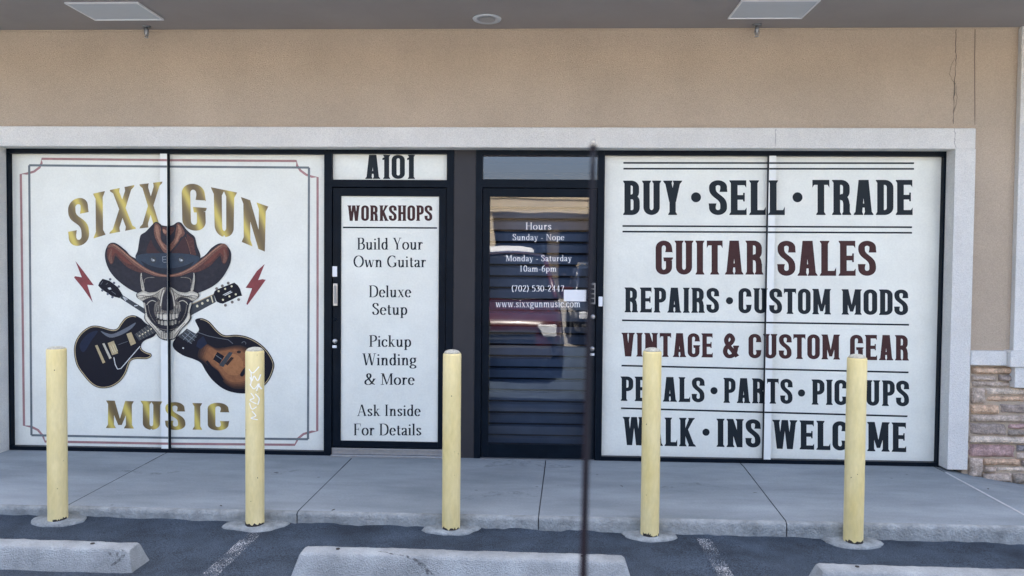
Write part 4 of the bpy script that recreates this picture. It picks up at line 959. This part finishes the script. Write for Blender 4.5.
fl = Flat(step=0); fl.add(stroke([(343, 227.4), (437, 228)], 1.5), M_ink); fl.build('rule_lines', ld, [(PY, None, None)])
for t_, a, b, yb, yt in (('Build Your', 357, 423, 249.6, 237.8), ('Own Guitar', 353.2, 426.2, 267.2, 255.6), ('Deluxe', 368.8, 411.2, 297.2, 285.4), ('Setup', 372, 407.4, 314.8, 303), ('Pickup', 369, 411.3, 346.8, 335.2),
                         ('Winding', 362.5, 416.5, 365.3, 353.4), ('& More', 364.3, 414.6, 384.8, 373.3), ('Ask Inside', 357, 420.6, 416, 404.6), ('For Details', 353.4, 421.6, 435.3, 423.6)):
    fl = Flat(step=0); o, wd = SE.line(t_); fl.add(fit(o, wd, a, b, yb, yt), M_ink); fl.build('lettering', ld, [(PY, None, None)])
boxes('threshold', [(xA1+.002, xB0-.002, -.035, .08, -.01, .012), (xA1+.002, xB0-.002, .004, .012, .014, db-.006)], M_silver, ld, bev=.002)
def hx(px, py, w, h, y0, y1, name, m, parent, bev=.002):
    x, z = at(px, py, .014); return boxes(name, [(x-w/2, x+w/2, y0, y1, z-h/2, z+h/2)], m, parent, bev)
hx(334.8, 271.5, .038, .082, .010, .0138, 'sticker', M_white, ld, 0)
hx(336, 294.5, .034, .175, -.008, .0138, 'latch_plate', M_silver, ld)
hx(336, 294.5, .018, .14, -.014, -.0085, 'latch_pull', M_grey, ld)
def knob(px, py, r, y0, y1, name, m, parent):
    x, z = at(px, py, .014); bm = bmesh.new(); lathe(bm, x, z, [(r, y1), (r, y0+.004), (r*.8, y0), (r*.3, y0-.002)], 20, axis='Y'); return to_obj(name, bm, m, parent)
knob(335.4, 319.3, .014, .004, .0138, 'lock_cylinder', M_black, ld)
knob(335.2, 341, .019, -.004, .0138, 'lock_cylinder', M_silver, ld)
hx(334.6, 346.6, .034, .020, .008, .0138, 'lock_plate', M_white, ld, 0)

# ---- glass door
gd = empty('shop_door', (X(539), 0, 0), 'black framed glass shop door with white opening hours lettering', 'door')
zTb = Z(540, 179.4); zDt = Z(540, 187.6)
boxes('frame', [(xC0, xC1, 0, .10, -.02, ZF), (xD0, xD1, 0, .10, -.02, ZF), (xC1, xD0, 0, .10, ZF-.045, ZF), (xC1, xD0, 0, .10, zDt, zTb)], M_black, gd)
boxes('transom_pane', [(xC1, xD0, GY, GY+.006, zTb, ZF-.045)], M_tr_glass, gd)
gx0, gx1, gz1, gz0 = X(489), X(588.5), Z(540, 196.5), Z(540, 445)
dl, dr, db, dt = xC1+.004, xD0-.004, .006, zDt-.006
boxes('door_leaf', [(dl, gx0, .014, .06, db, dt), (gx1, dr, .014, .06, db, dt), (gx0, gx1, .014, .06, gz1, dt), (gx0, gx1, .014, .06, db, gz0)], M_black, gd, bev=.002)
bm = bmesh.new(); v = [bm.verts.new(p) for p in ((gx0, .036, gz0), (gx1, .036, gz0), (gx1, .036, gz1), (gx0, .036, gz1))]; bm.faces.new(v)
box(bm, gx0, gx1, .0361, .0362, gz0, gz0+.0001)
to_obj('glass_pane', bm, M_door_glass, gd)
for t_, a, b, yb, yt in (('Hours', 525.5, 551.6, 229.6, 222.5), ('Sunday - Nope', 512.4, 564.3, 240.2, 234), ('Monday - Saturday', 505.6, 571.7, 261.2, 255), ('10am-6pm', 519.4, 556.6, 271.6, 265.4), ('(702) 530-2447', 511.4, 564.2, 291.5, 285.2), ('www.sixxgunmusic.com', 495.8, 580.4, 307.2, 299.6)):
    fl = Flat(step=0, base=.0015); o, wd = SD.line(t_, .05); fl.add(fit(o, wd, a, b, yb, yt), M_white); fl.build('lettering', gd, [(.036, None, None)])
x, z = at(575, 295.6, .036); boxes('notice', [(x-.088, x+.088, .032, .0345, z-.045, z+.045)], M_white, gd)
hx(592.2, 293.5, .046, .165, -.010, .0138, 'keypad', M_grey, gd)
for k in range(4): hx(592.2, 286.5+k*4.7, .030, .026, -.014, -.0102, 'key', M_black, gd, .001)
x, z = at(600.4, 301.4, 0); boxes('door_sensor', [(x-.016, x+.016, -.022, -.0005, z-.038, z+.038)], M_white, gd, .004)
knob(592.6, 316.8, .020, -.006, .0138, 'lock_cylinder', M_silver, gd)
knob(592, 348.6, .019, -.006, .0138, 'lock_cylinder', M_silver, gd)
hx(592.2, 354.4, .034, .018, .008, .0138, 'lock_plate', M_white, gd, 0)
x0_, z_ = at(486, 323.6, .06); boxes('push_bar', [(gx0-.02, gx1+.02, .075, .11, z_-.022, z_+.022)], M_black, gd, .004)
boxes('threshold', [(xC1+.002, xD0-.002, -.02, .08, -.008, .005)], M_grey, gd, .002)
# roller shutter inside
bm = bmesh.new(); zc = .02
while zc < 2.3:
    v = []
    for (y, z) in ((.34, zc), (.315, zc+.012), (.312, zc+.075), (.335, zc+.088), (.34, zc+.094)):
        v.append((bm.verts.new((gx0-.12, y, z)), bm.verts.new((gx1+.12, y, z))))
    for k in range(4):
        f_ = bm.faces.new((v[k][0], v[k][1], v[k+1][1], v[k+1][0])); f_.material_index = int(k in (0, 3))
    zc += .094
sh = to_obj('roller_shutter', bm, [M_slat, mat('shutter_groove', (.012, .014, .018), .8)]); tag(sh, 'blue grey slatted roller shutter behind the glass door', 'shutter')

# ================================================================== SOFFIT FITTINGS
def soffit_light(corners, label):
    P = [atz(a, b, SOF-.004) for a, b in corners]
    x0 = (P[0][0]+P[3][0])/2; x1 = (P[1][0]+P[2][0])/2; y0 = (P[0][1]+P[1][1])/2; y1 = (P[2][1]+P[3][1])/2
    t = empty('soffit_light', ((x0+x1)/2, (y0+y1)/2, SOF), label, 'light', 'flush soffit lights')
    f = .012
    boxes('light_frame', [(x0-f, x1+f, y0-f, y0, SOF-.012, SOF-.001), (x0-f, x1+f, y1, y1+f, SOF-.012, SOF-.001), (x0-f, x0, y0, y1, SOF-.012, SOF-.001), (x1, x1+f, y0, y1, SOF-.012, SOF-.001)], M_white, t)
    boxes('diffuser', [(x0, x1, y0, y1, SOF-.007, SOF-.001)], M_diff, t)
soffit_light([(65, 3), (135.5, 3), (163.5, 19), (97, 19)], 'flush rectangular soffit light above the window with the skull')
soffit_light([(741, 1), (818, .2), (801.5, 17), (731, 18)], 'flush rectangular soffit light above the trade lettering window')
x, y = atz(487, 18.5, SOF)
t = empty('round_downlight', (x, y, SOF), 'small round recessed downlight in the grey soffit above the doors', 'light')
bm = bmesh.new(); lathe(bm, x, y, [(.062, SOF-.002), (.066, SOF-.006), (.102, SOF-.010), (.106, SOF-.001)], 32); to_obj('light_ring', bm, M_diff, t)
bm = bmesh.new(); lathe(bm, x, y, [(.06, SOF-.0095), (.06, SOF-.011)], 24); to_obj('light_lens', bm, mat('frosted_lens', (.30, .31, .32), .4), t)
def sprinkler(px, py, label):
    x, y = atz(px, py, SOF)
    t = empty('sprinkler_head', (x, y, SOF), label, 'sprinkler', 'sprinkler heads under the soffit')
    bm = bmesh.new(); lathe(bm, x, y, [(.006, SOF-.012), (.030, SOF-.010), (.034, SOF-.001)], 20); to_obj('escutcheon', bm, M_grey, t)
    bm = bmesh.new(); lathe(bm, x, y, [(.006, SOF-.075), (.008, SOF-.062), (.014, SOF-.05), (.016, SOF-.03), (.013, SOF-.011)], 14)
    tube(bm, [(x-.014, y, SOF-.035), (x-.017, y, SOF-.06), (x-.006, y, SOF-.085)], .003, 6); tube(bm, [(x+.014, y, SOF-.035), (x+.017, y, SOF-.06), (x+.006, y, SOF-.085)], .003, 6)
    to_obj('nozzle', bm, M_grey, t)
    bm = bmesh.new(); lathe(bm, x, y, [(.004, SOF-.092), (.016, SOF-.088), (.004, SOF-.084)], 12); to_obj('deflector', bm, M_silver, t)
sprinkler(146.5, 26, 'small sprinkler head under the soffit above the skull window'); sprinkler(757, 24.5, 'small sprinkler head under the soffit above the trade lettering window')

# ================================================================== BOLLARDS
bpx = [(57.9, 347, 522, 'smooth yellow bollard in front of the skull window border, leftmost of five'),
       (255, 349, 527, 'yellow bollard scratched with white scrawl in front of the printed sunburst guitar'),
       (451, 351.5, 530.5, 'yellow bollard in front of the dark panel between the two doors'),
       (649.6, 349.5, 537, 'yellow bollard covering part of the word pedals on the window'),
       (853, 356, 544, 'yellow bollard with pale crumbly top nearest the stone facing')]
BR = .0555
foot_sh = [(.165, .12, -.05), (.185, .12, -.05), (.165, .115, .01), (.155, .11, -.02), (.165, .115, -.03)]
for i, (px, yt, yb, lb) in enumerate(bpx):
    x0, yf = atz(px, yb, asph_z((px-540)/170)+.018)
    y = yf+BR; x = x0*(1+BR/ (yf+DIST)); za = asph_z(x)
    ztop = Z(px, yt+1.6, y)
    t = empty('bollard', (x, y, za), lb, 'bollard', 'yellow bollards along the kerb')
    rnd = random.Random(30+i)
    bm = bmesh.new(); ln = [0, .1, .2, .4, .6, .8, 1]
    lathe(bm, x, y, [(BR, za-.05)]+[(BR*(1+.004*rnd.uniform(-1, 1)), za+.02+(ztop-za-.03)*q) for q in ln]+[(BR-.003, ztop)], 40)
    to_obj('post', bm, M_yel, t)
    bm = bmesh.new(); hgt = .022 if i != 0 else .014
    lathe(bm, x, y, [(BR-.006, ztop+.0005)]+[((BR-.006)*math.cos(a), ztop+.0005+hgt*math.sin(a)) for a in (.3, .6, .9, 1.2, 1.5)], 32, jit=lambda a, z: 1+.03*noise.noise((a*3, z*30, i)))
    to_obj('concrete_cap', bm, M_capc, t)
    bm = bmesh.new(); ax, ay, dy = foot_sh[i]
    N = 40; rings = []
    for q, (sc, zz_) in enumerate(((1.04, za-.05), (1.02, za+.004), (.96, za+.013), (.5, za+.019), (.25, za+.021))):
        ring = []
        for k in range(N):
            a = 2*math.pi*k/N; j = 1+.16*noise.noise((math.cos(a)*1.3+i*5, math.sin(a)*1.3, 0))+.06*noise.noise((math.cos(a)*4+i*5, math.sin(a)*4, 0))
            ring.append(bm.verts.new((x+math.cos(a)*ax*sc*j, y+.02+math.sin(a)*ay*sc*j, zz_+.003*noise.noise((k*.6, q, i)))))
        rings.append(ring)
    for q in range(4):
        for k in range(N): bm.faces.new((rings[q][k], rings[q][(k+1) % N], rings[q+1][(k+1) % N], rings[q+1][k])).smooth = True
    bm.faces.new(rings[-1]); to_obj('concrete_footing', bm, mat('footing_concrete', (.245, .265, .262), .93, .38, 12, 1, 80, .2, fine=.15, fscale=120), t)
    # bare patches where the paint has gone at the foot, and small chips
    def patch(a0, a1, lo, hi, jag, r=BR*1.0035+.0006):
        bm = bmesh.new(); n = 16; prev = None
        for k in range(n+1):
            a = a0+(a1-a0)*k/n; h0 = lo(a); h1 = hi(a)+jag*noise.noise((a*14, i*3, 1))
            h1 = max(h1, h0+.001)
            row = (bm.verts.new((x+r*math.cos(a), y+r*math.sin(a), za+h0)), bm.verts.new((x+r*math.cos(a), y+r*math.sin(a), za+h1)))
            if prev: bm.faces.new((prev[0], row[0], row[1], prev[1]))
            prev = row
        to_obj('paint_chip', bm, M_bare, t)
    spans = [[(-1.5, .0, .030)], [(-2.9, .0, .032)], [(-2.6, -.5, .03)], [(-2.5, -1.6, .035), (-1.7, .0, .024)], [(-2.8, -.6, .030)]][i]
    for a0, a1, hh in spans: patch(a0, a1, lambda a: .010, lambda a: hh, .022)
    for k in range(5):
        a = rnd.uniform(-2.7, -.4); zc = rnd.uniform(.2, .95); dz = rnd.uniform(.004, .009); da = rnd.uniform(.04, .09)
        if k < 2: patch(a, a+da, lambda q: zc, lambda q: zc+dz, .004)
    if i == 1:
        bm = bmesh.new()
        def scr(pts, wd=.0054):
            pp = [(X(p_[0], p_[1], y-BR)-x, Z(p_[0], p_[1], y-BR)) for p_ in pts]
            for qd in stroke(cat(pp, n=4), wd):
                v = []
                for (u, zz_) in qd:
                    u = max(-BR*.98, min(BR*.98, u)); v.append(bm.verts.new((x+u*1.012, y-math.sqrt(BR*BR-u*u)*1.012-.0008, zz_)))
                bm.faces.new(v)
        for pts in ([(249, 369), (253, 373), (258, 367)], [(250, 377), (252, 381), (254, 376), (257, 381), (259, 375)], [(250, 384), (254, 389), (258, 384), (256, 391)], [(257, 384), (259.6, 390)],
                    [(251, 393), (254, 398), (250, 400), (256, 404)], [(255, 394), (258, 399), (257, 405)], [(249.5, 403), (252, 409), (256, 407)], [(252, 411), (255.5, 416), (251, 418), (257, 420)], [(251, 372), (251.5, 379), (250.6, 386)]): scr(pts)
        to_obj('white_scrawl', bm, mat('scratch_white', (.90, .88, .80), .8), t)

# ================================================================== WHEEL STOPS
def scuffmat():
    m = bpy.data.materials.new('tyre_scuff'); m.use_nodes = True; n = m.node_tree.nodes; L = m.node_tree.links
    b = n['Principled BSDF']; b.inputs['Base Color'].default_value = (.10, .105, .11, 1); b.inputs['Roughness'].default_value = .95
    tr = n.new('ShaderNodeBsdfTransparent'); mx = n.new('ShaderNodeMixShader'); tc = n.new('ShaderNodeTexCoord'); a = n.new('ShaderNodeTexNoise')
    a.inputs['Scale'].default_value = 60; a.inputs['Detail'].default_value = 6; cr = n.new('ShaderNodeValToRGB'); cr.color_ramp.elements[0].position = .40; cr.color_ramp.elements[1].position = .66; cr.color_ramp.elements[1].color = (.75, .75, .75, 1)
    L.new(tc.outputs['Object'], a.inputs[0]); L.new(a.outputs[0], cr.inputs[0]); L.new(cr.outputs[0], mx.inputs[0]); L.new(tr.outputs[0], mx.inputs[1]); L.new(b.outputs[0], mx.inputs[2]); L.new(mx.outputs[0], n['Material Output'].inputs[0]); return m
M_scuff = scuffmat()
def wheel_stop(x0, x1, yb_, yf_, label, seed, marks=()):
    """concrete bar: back foot line yb_, front foot line yf_ (metres), sloping ends"""
    t = empty('wheel_stop', ((x0+x1)/2, (yb_+yf_)/2, asph_z((x0+x1)/2)), label, 'wheel stop', 'concrete wheel stops')
    bm = bmesh.new(); n = 70; hh = .118; prev = None
    prof = [(0, 0), (.016, .05), (.034, .100), (.041, .113), (.052, hh), (.130, hh), (.142, .114), (.150, .102), (.168, .05), (.185, 0)]
    Wd = .185; sc = (yb_-yf_)/Wd
    us = [0, .004, .012, .022, .035]+[.05+(.9)*k/n for k in range(n+1)]+[.965, .978, .988, .996, 1]
    rows = []
    for u in us:
        x = x0+(x1-x0)*u; e = min(u, 1-u)*(x1-x0); fz = min(1, .93+.07*min(1, e/.02)) ; fy = min(1, .95+.05*min(1, e/.02))
        row = []
        for q, (dy, dz) in enumerate(prof):
            y = yf_+(Wd/2+(dy-Wd/2)*fy)*sc; zz_ = dz*fz
            nn = .0035*noise.noise((x*7, q*1.3, seed))+.0022*noise.noise((x*31, q*2.3, seed))
            xx = x+(.036*(.3-dz/hh)*max(0, 1-e/.08))*(1 if u > .5 else -1)
            row.append(bm.verts.new((xx, y+nn, asph_z(x)-.006+zz_+nn*(1 if dz > 0 else 0))))
        rows.append(row)
    for i in range(len(rows)-1):
        for q in range(len(prof)-1): bm.faces.new((rows[i][q], rows[i][q+1], rows[i+1][q+1], rows[i+1][q])).smooth = True
    bm.faces.new(rows[0][::-1]); bm.faces.new(rows[-1])
    bmesh.ops.recalc_face_normals(bm, faces=bm.faces[:])
    to_obj('concrete_bar', bm, M_stop, t)
    for fx in (.12, .86):
        bm = bmesh.new(); lathe(bm, x0+(x1-x0)*fx, (yb_+yf_)/2+.01, [(.011, asph_z(x0+(x1-x0)*fx)-.006+hh-.02), (.011, asph_z(x0+(x1-x0)*fx)-.006+hh+.003), (.004, asph_z(x0+(x1-x0)*fx)-.006+hh+.004)], 10)
        to_obj('anchor_pin', bm, M_bare, t)
    # rubbed-on tyre marks lie on the bar's own surface
    def mark(path, wd, m):
        bm = bmesh.new()
        for qd in stroke(cat(path, n=6), wd):
            v = []
            for (u, k) in qd:
                k = max(0, min(len(prof)-1.001, k)); q = int(k); fr = k-q; dy = prof[q][0]*(1-fr)+prof[q+1][0]*fr; dz = prof[q][1]*(1-fr)+prof[q+1][1]*fr
                x = x0+u; nn = .0035*noise.noise((x*7, k*1.3, seed))+.0022*noise.noise((x*31, k*2.3, seed))
                v.append(bm.verts.new((x, yf_+dy*sc+nn-.0012, asph_z(x)-.006+dz+nn+.0015)))
            try: bm.faces.new(v)
            except ValueError: pass
        to_obj('tyre_mark', bm, m, t)
    for p_, wd_ in marks: mark(p_, wd_, M_scuff)
    return t
za = asph_z(-.5)
def stop_px(pl, pr, ytop, label, seed, length=1.83):
    """pl/pr photo x of the ends, ytop photo y of far top edge at the middle"""
    ymid = (pl+pr)/2 if pr else pl+160
    z1 = asph_z((ymid-540)/200)+.112
    xx, yb_ = atz(ymid, ytop, z1)
    a = atz(pl, ytop, z1)[0] if pl is not None else None
    b = atz(pr, ytop, z1)[0] if pr is not None else None
    return xx, yb_, a, b
_, yb2, a2, b2 = stop_px(297, 628, 551, '', 1)
wheel_stop(a2, b2, yb2+.06, yb2-.125, 'pale concrete wheel stop with a tyre scuff in the middle bay', 2, [([(.50, 4.2), (.56, 3.6), (.62, 2.4), (.72, .6)], .035), ([(.42, 4.4), (.50, 4.1), (.58, 3.0)], .02)])
z1 = asph_z(-2.4)+.112; b1, yb1 = atz(139, 543, z1)
wheel_stop(b1-1.83, b1+.02, yb1+.06, yb1-.125, 'pale concrete wheel stop with a scraped end in the left bay', 5, [([(1.72, 3.6), (1.79, 3.0), (1.80, 1.8), (1.75, .8)], .02), ([(1.69, 3.2), (1.75, 2.6), (1.77, 1.6)], .014), ([(1.70, 2.5), (1.73, 1.7)], .014)])
z1 = asph_z(2.0)+.112; a3, yb3 = atz(812, 564.5, z1)
wheel_stop(a3, a3+1.83, yb3+.06, yb3-.125, 'pale concrete wheel stop in the right bay, mostly out of frame', 8)

# dry leaves and bits of litter on the pavement
lf = bmesh.new()
for k, (a, b, sc_, lb) in enumerate(((276, 473.5, .035, 'dark dry leaf on the sidewalk left of the wheel stop gap'), (333.5, 508.5, .032, 'dark dry leaf near the kerb edge right of the joint'), (621.5, 486.5, .03, 'dark leaf flake on the sidewalk left of the fourth bollard'),
                      (755, 492.8, .028, 'dark leaf flake beside the sidewalk joint under the trade window'), (988, 489.5, .03, 'dark leaf flake on the sidewalk before the stone facing'), (221, 504.5, .03, 'dark leaf flake near the kerb left of the scrawled bollard'))):
    x, y = atz(a, b, -.012); bm = bmesh.new(); an = k*1.1
    pts = [(-1, 0, 0), (-.4, .3, .12), (.3, .28, .2), (1, 0, .1), (.3, -.3, .14), (-.4, -.26, .1)]
    v = [bm.verts.new((x+(p[0]*math.cos(an)-p[1]*math.sin(an))*sc_*.6, y+(p[0]*math.sin(an)+p[1]*math.cos(an))*sc_*.6, kz_top*y/KY+.003+p[2]*sc_*.5)) for p in pts]
    c0 = bm.verts.new((x, y, kz_top*y/KY+.004))
    for q in range(6): bm.faces.new((v[q], v[(q+1) % 6], c0))
    tag(to_obj('dry_leaf', bm, mat('dry_leaf', (.045, .038, .03), .9)), lb, 'leaf', 'dry leaves on the sidewalk')
lf.free()

# ================================================================== CARS (seen in the door glass; the near one carries the aerial)
M_carglass = mat('car_glass', (.012, .014, .016), .04, spec=.8)
M_tyre = mat('tyre_rubber', (.02, .02, .021), .85, .2, 30)
M_lamp = mat('lamp_lens', (.75, .77, .8), .12, spec=.8)
M_chrome = mat('chrome', (.7, .7, .72), .12, metal=1)
M_plast = mat('black_trim', (.025, .025, .027), .6)
def make_car(paint, xc, y_nose, heading, label, L=4.55, Wd=1.80, Hh=1.66, zg=-.11, zs=1.0):
    """heading -1: the nose points to +Y (to the shop) and the car runs back from it"""
    t = empty('parked_car', (xc, y_nose, zg), label, 'car', 'cars facing the shops')
    f = lambda s, u, z: (xc+u, y_nose+heading*s, zg+z*zs)
    hw = Wd/2
    # lower body: rounded sections along the length
    sec = [(0.0, .42, .70, .70), (.06, .33, .78, .84), (.25, .28, .84, .95), (.6, .26, .90, 1), (1.15, .26, .97, 1), (1.5, .26, 1.0, 1), (2.6, .26, 1.02, 1), (3.7, .27, 1.04, 1), (4.3, .30, 1.02, .97), (4.5, .40, .95, .90), (4.55, .50, .85, .84)]
    bm = bmesh.new(); rows = []
    for s, zb, zt_, k in sec:
        h_ = hw*k; zm = (zb+zt_)/2
        pr = [(-h_*.80, zb), (-h_*.96, zb+.06), (-h_, zm), (-h_*.985, zt_-.12), (-h_*.93, zt_-.03), (-h_*.80, zt_), (0, zt_+.025), (h_*.80, zt_), (h_*.93, zt_-.03), (h_*.985, zt_-.12), (h_, zm), (h_*.96, zb+.06), (h_*.80, zb)]
        rows.append([bm.verts.new(f(s, a, b)) for a, b in pr])
    for i in range(len(rows)-1):
        for q in range(12): bm.faces.new((rows[i][q], rows[i][q+1], rows[i+1][q+1], rows[i+1][q])).smooth = True
        bm.faces.new((rows[i][12], rows[i][0], rows[i+1][0], rows[i+1][12]))
    bm.faces.new(rows[0]); bm.faces.new(rows[-1][::-1])
    # roof
    rf = [(2.05, 1.60, .66), (2.3, 1.645, .68), (2.9, Hh, .69), (3.6, 1.64, .68), (4.1, 1.58, .65)]; rr = []
    for s, z, k in rf: rr.append([bm.verts.new(f(s, u, z+dz)) for u, dz in ((-hw*k-.05, -.06), (-hw*k, -.01), (-hw*k*.6, .02), (0, .03), (hw*k*.6, .02), (hw*k, -.01), (hw*k+.05, -.06))])
    for i in range(len(rr)-1):
        for q in range(6): bm.faces.new((rr[i][q], rr[i][q+1], rr[i+1][q+1], rr[i+1][q])).smooth = True
    # pillars
    for sg in (-1, 1):
        for (s0_, s1_) in ((1.22, 2.08), (2.72, 2.74), (4.35, 4.08)):
            tube(bm, [f(s0_, sg*hw*.90, 1.0), f(s1_, sg*(hw*.67+.045), 1.57)], .045, 8)
    bmesh.ops.recalc_face_normals(bm, faces=bm.faces[:])
    to_obj('body', bm, paint, t)
    def quad(name, pts, m):
        bm = bmesh.new(); bm.faces.new([bm.verts.new(f(*p)) for p in pts])
        r = bmesh.ops.solidify(bm, geom=bm.faces[:], thickness=.008); return to_obj(name, bm, m, t)
    quad('windscreen', [(1.20, -hw*.86, 1.0), (1.20, hw*.86, 1.0), (2.06, hw*.66, 1.58), (2.06, -hw*.66, 1.58)], M_carglass)
    quad('rear_window', [(4.40, -hw*.84, 1.02), (4.40, hw*.84, 1.02), (4.10, hw*.64, 1.54), (4.10, -hw*.64, 1.54)], M_carglass)
    for sg in (-1, 1):
        quad('side_window', [(1.32, sg*hw*.90, 1.01), (2.70, sg*hw*.91, 1.03), (2.72, sg*(hw*.67+.05), 1.55), (2.12, sg*(hw*.66+.05), 1.55)], M_carglass)
        quad('side_window', [(2.76, sg*hw*.91, 1.03), (4.28, sg*hw*.88, 1.04), (4.05, sg*(hw*.65+.05), 1.52), (2.76, sg*(hw*.67+.05), 1.55)], M_carglass)
    bm = bmesh.new()
    def bx(s0_, s1_, u0, u1, z0, z1, b=.01):
        y0, y1 = sorted((y_nose+heading*s0_, y_nose+heading*s1_)); box(bm, xc+u0, xc+u1, y0, y1, zg+z0*zs, zg+z1*zs, bev=b)
    bx(-.02, .10, -.52, .52, .50, .66); to_obj('grille', bm, M_plast, t)
    bm = bmesh.new()
    for z in (.54, .60): bx(-.03, -.015, -.5, .5, z-.008, z+.008, 0)
    to_obj('grille_bar', bm, M_chrome, t)
    bm = bmesh.new(); bx(-.05, .12, -.74, .74, .30, .47, .03); to_obj('bumper', bm, M_plast, t)
    for sg in (-1, 1):
        bm = bmesh.new(); u0, u1 = sorted((sg*.54, sg*.80)); bx(.0, .16, u0, u1, .58, .73, .02); to_obj('headlight', bm, M_lamp, t)
        bm = bmesh.new(); u0, u1 = sorted((sg*.60, sg*.84)); bx(4.50, 4.56, u0, u1, .68, .95, .01); to_obj('tail_light', bm, mat('tail_lens', (.25, .01, .012), .2), t)
        bm = bmesh.new(); u0, u1 = sorted((sg*(hw+.0), sg*(hw+.19))); bx(1.50, 1.62, u0, u1, 1.02, 1.17, .03); to_obj('wing_mirror', bm, paint, t)
        for s in (.92, 3.62):
            cx, cy, cz = f(s, sg*(hw-.10), .335)
            wl = bmesh.new()
            for r_, w_ in ((.335, .10), (.325, .115)):
                pass
            N = 28; ring = []
            for (r_, dx) in ((.22, -.10), (.32, -.105), (.335, -.08), (.335, .08), (.32, .105), (.22, .10)):
                r_ *= zs
                ring.append([wl.verts.new((cx+dx*sg, cy+r_*math.cos(2*math.pi*k/N), cz+r_*math.sin(2*math.pi*k/N))) for k in range(N)])
            for q in range(5):
                for k in range(N): wl.faces.new((ring[q][k], ring[q][(k+1) % N], ring[q+1][(k+1) % N], ring[q+1][k])).smooth = True
            wo = to_obj('wheel', wl, M_tyre, t)
            rm = bmesh.new()
            for k in range(5):
                a = 2*math.pi*k/5
                tube(rm, [(cx+.09*sg, cy, cz), (cx+.095*sg, cy+.21*math.cos(a), cz+.21*math.sin(a))], [.05, .03], 8)
            N = 24; r0 = [rm.verts.new((cx+.06*sg, cy+.221*math.cos(2*math.pi*k/N), cz+.221*math.sin(2*math.pi*k/N))) for k in range(N)]; rm.faces.new(r0)
            ro = to_obj('rim', rm, M_silver, wo)
            ro.location = (0, 0, 0); ro.matrix_parent_inverse = Matrix.Identity(4)
    return t, f
M_redpaint = mat('red_car_paint', (.055, .006, .009), .3, coat=1)
M_whitepaint = mat('white_car_paint', (.78, .78, .77), .3, coat=1)
car, cf = make_car(M_redpaint, -.55, -4.36, -1, 'dark red car in front of the shop, its thin aerial rising before the glass door', zs=1.13, Hh=1.58)
make_car(mat('dark_blue_paint', (.018, .024, .04), .3, coat=1), 1.62, -9.05, -1, 'dark blue car added behind the red car to hide bright ground in the door glass', Hh=1.75, Wd=1.86)  # added car, screens sunlit ground from the door reflection
# aerial of the near car
ad = .80
tip = CAM+_ray(593.3, 147)*ad; low = CAM+_ray(583.5, 574)*ad
dirn = (low-tip); base = tip+dirn*((.965-tip.z)/dirn.z)
bm = bmesh.new(); n = 24
tube(bm, [tip+(base-tip)*k/n for k in range(n+1)], [.0028+.0020*(k/n) for k in range(n+1)], 10)
tube(bm, [base+(tip-base)*.10, base], [.006, .011], 12)
ae = to_obj('aerial', bm, mat('aerial_black', (.018, .020, .024), .8, spec=.1), car)
bm = bmesh.new(); bmesh.ops.create_uvsphere(bm, u_segments=16, v_segments=10, radius=.0048, matrix=Matrix.Translation(tip)); o = to_obj('aerial_tip', bm, mat('aerial_tip', (.02, .021, .024), .7, spec=.15), ae, True); 
o.location = (0, 0, 0)
bm = bmesh.new(); bmesh.ops.create_uvsphere(bm, u_segments=16, v_segments=10, radius=.0017, matrix=Matrix.Translation(tip+Vector((0, 0, .0055)))); o = to_obj('aerial_glint', bm, mat('aerial_glint', (.10, .10, .11), .8, spec=.1), ae, True)  # paler bead put in for the bright glare above the tip
o.location = (0, 0, 0)
make_car(M_whitepaint, -.85, -9.6, -1, 'white car parked in the sun behind the red car', Hh=2.12, Wd=1.95)

# ================================================================== SHOPS ACROSS THE LOT (mirrored in the glass)
op = empty('strip_mall', (0, -30, 0), 'sunlit beige strip of shops across the lot mirrored in the door glass', 'building')
M_beige = mat('beige_stucco', (.56, .47, .34), .9, .08, 1, .3, 60)
zg = -.12
boxes('wall', [(-30, 30, -33.4, -33, zg, 4.3)], M_beige, op)
boxes('fascia', [(-30, 30, -30.5, -30, 4.15, 4.9), (-30, 30, -30.52, -29.96, 4.8, 5.02)], M_beige, op)
boxes('roof', [(-30, 30, -40, -30.5, 4.4, 4.6)], M_grey, op)
boxes('soffit', [(-30, 30, -33, -30.5, 4.16, 4.26)], M_soffit, op)
for k in range(-4, 5): boxes('column', [(k*6.3-2.7, k*6.3-2.2, -30.6, -30.1, zg, 4.16)], M_beige, op)
for k in range(-4, 5):
    x0 = k*6.3-5.2
    boxes('storefront_glazing', [(x0, x0+5.6, -33, -32.95, .1, 3.3)], M_carglass, op)
    boxes('glazing_frame', [(x0+q*1.4-.04, x0+q*1.4+.04, -32.95, -32.9, .1, 3.3) for q in range(5)]+[(x0, x0+5.6, -32.95, -32.88, 3.3, 3.39)], M_black, op)
print('KY', KY, 'SOF', SOF, 'ZT', ZT0, ZT1, 'XL', XL, XR, XT, 'joints', jx, jl, 'stop', a2, b2, yb2, 'aerial', tip, base)
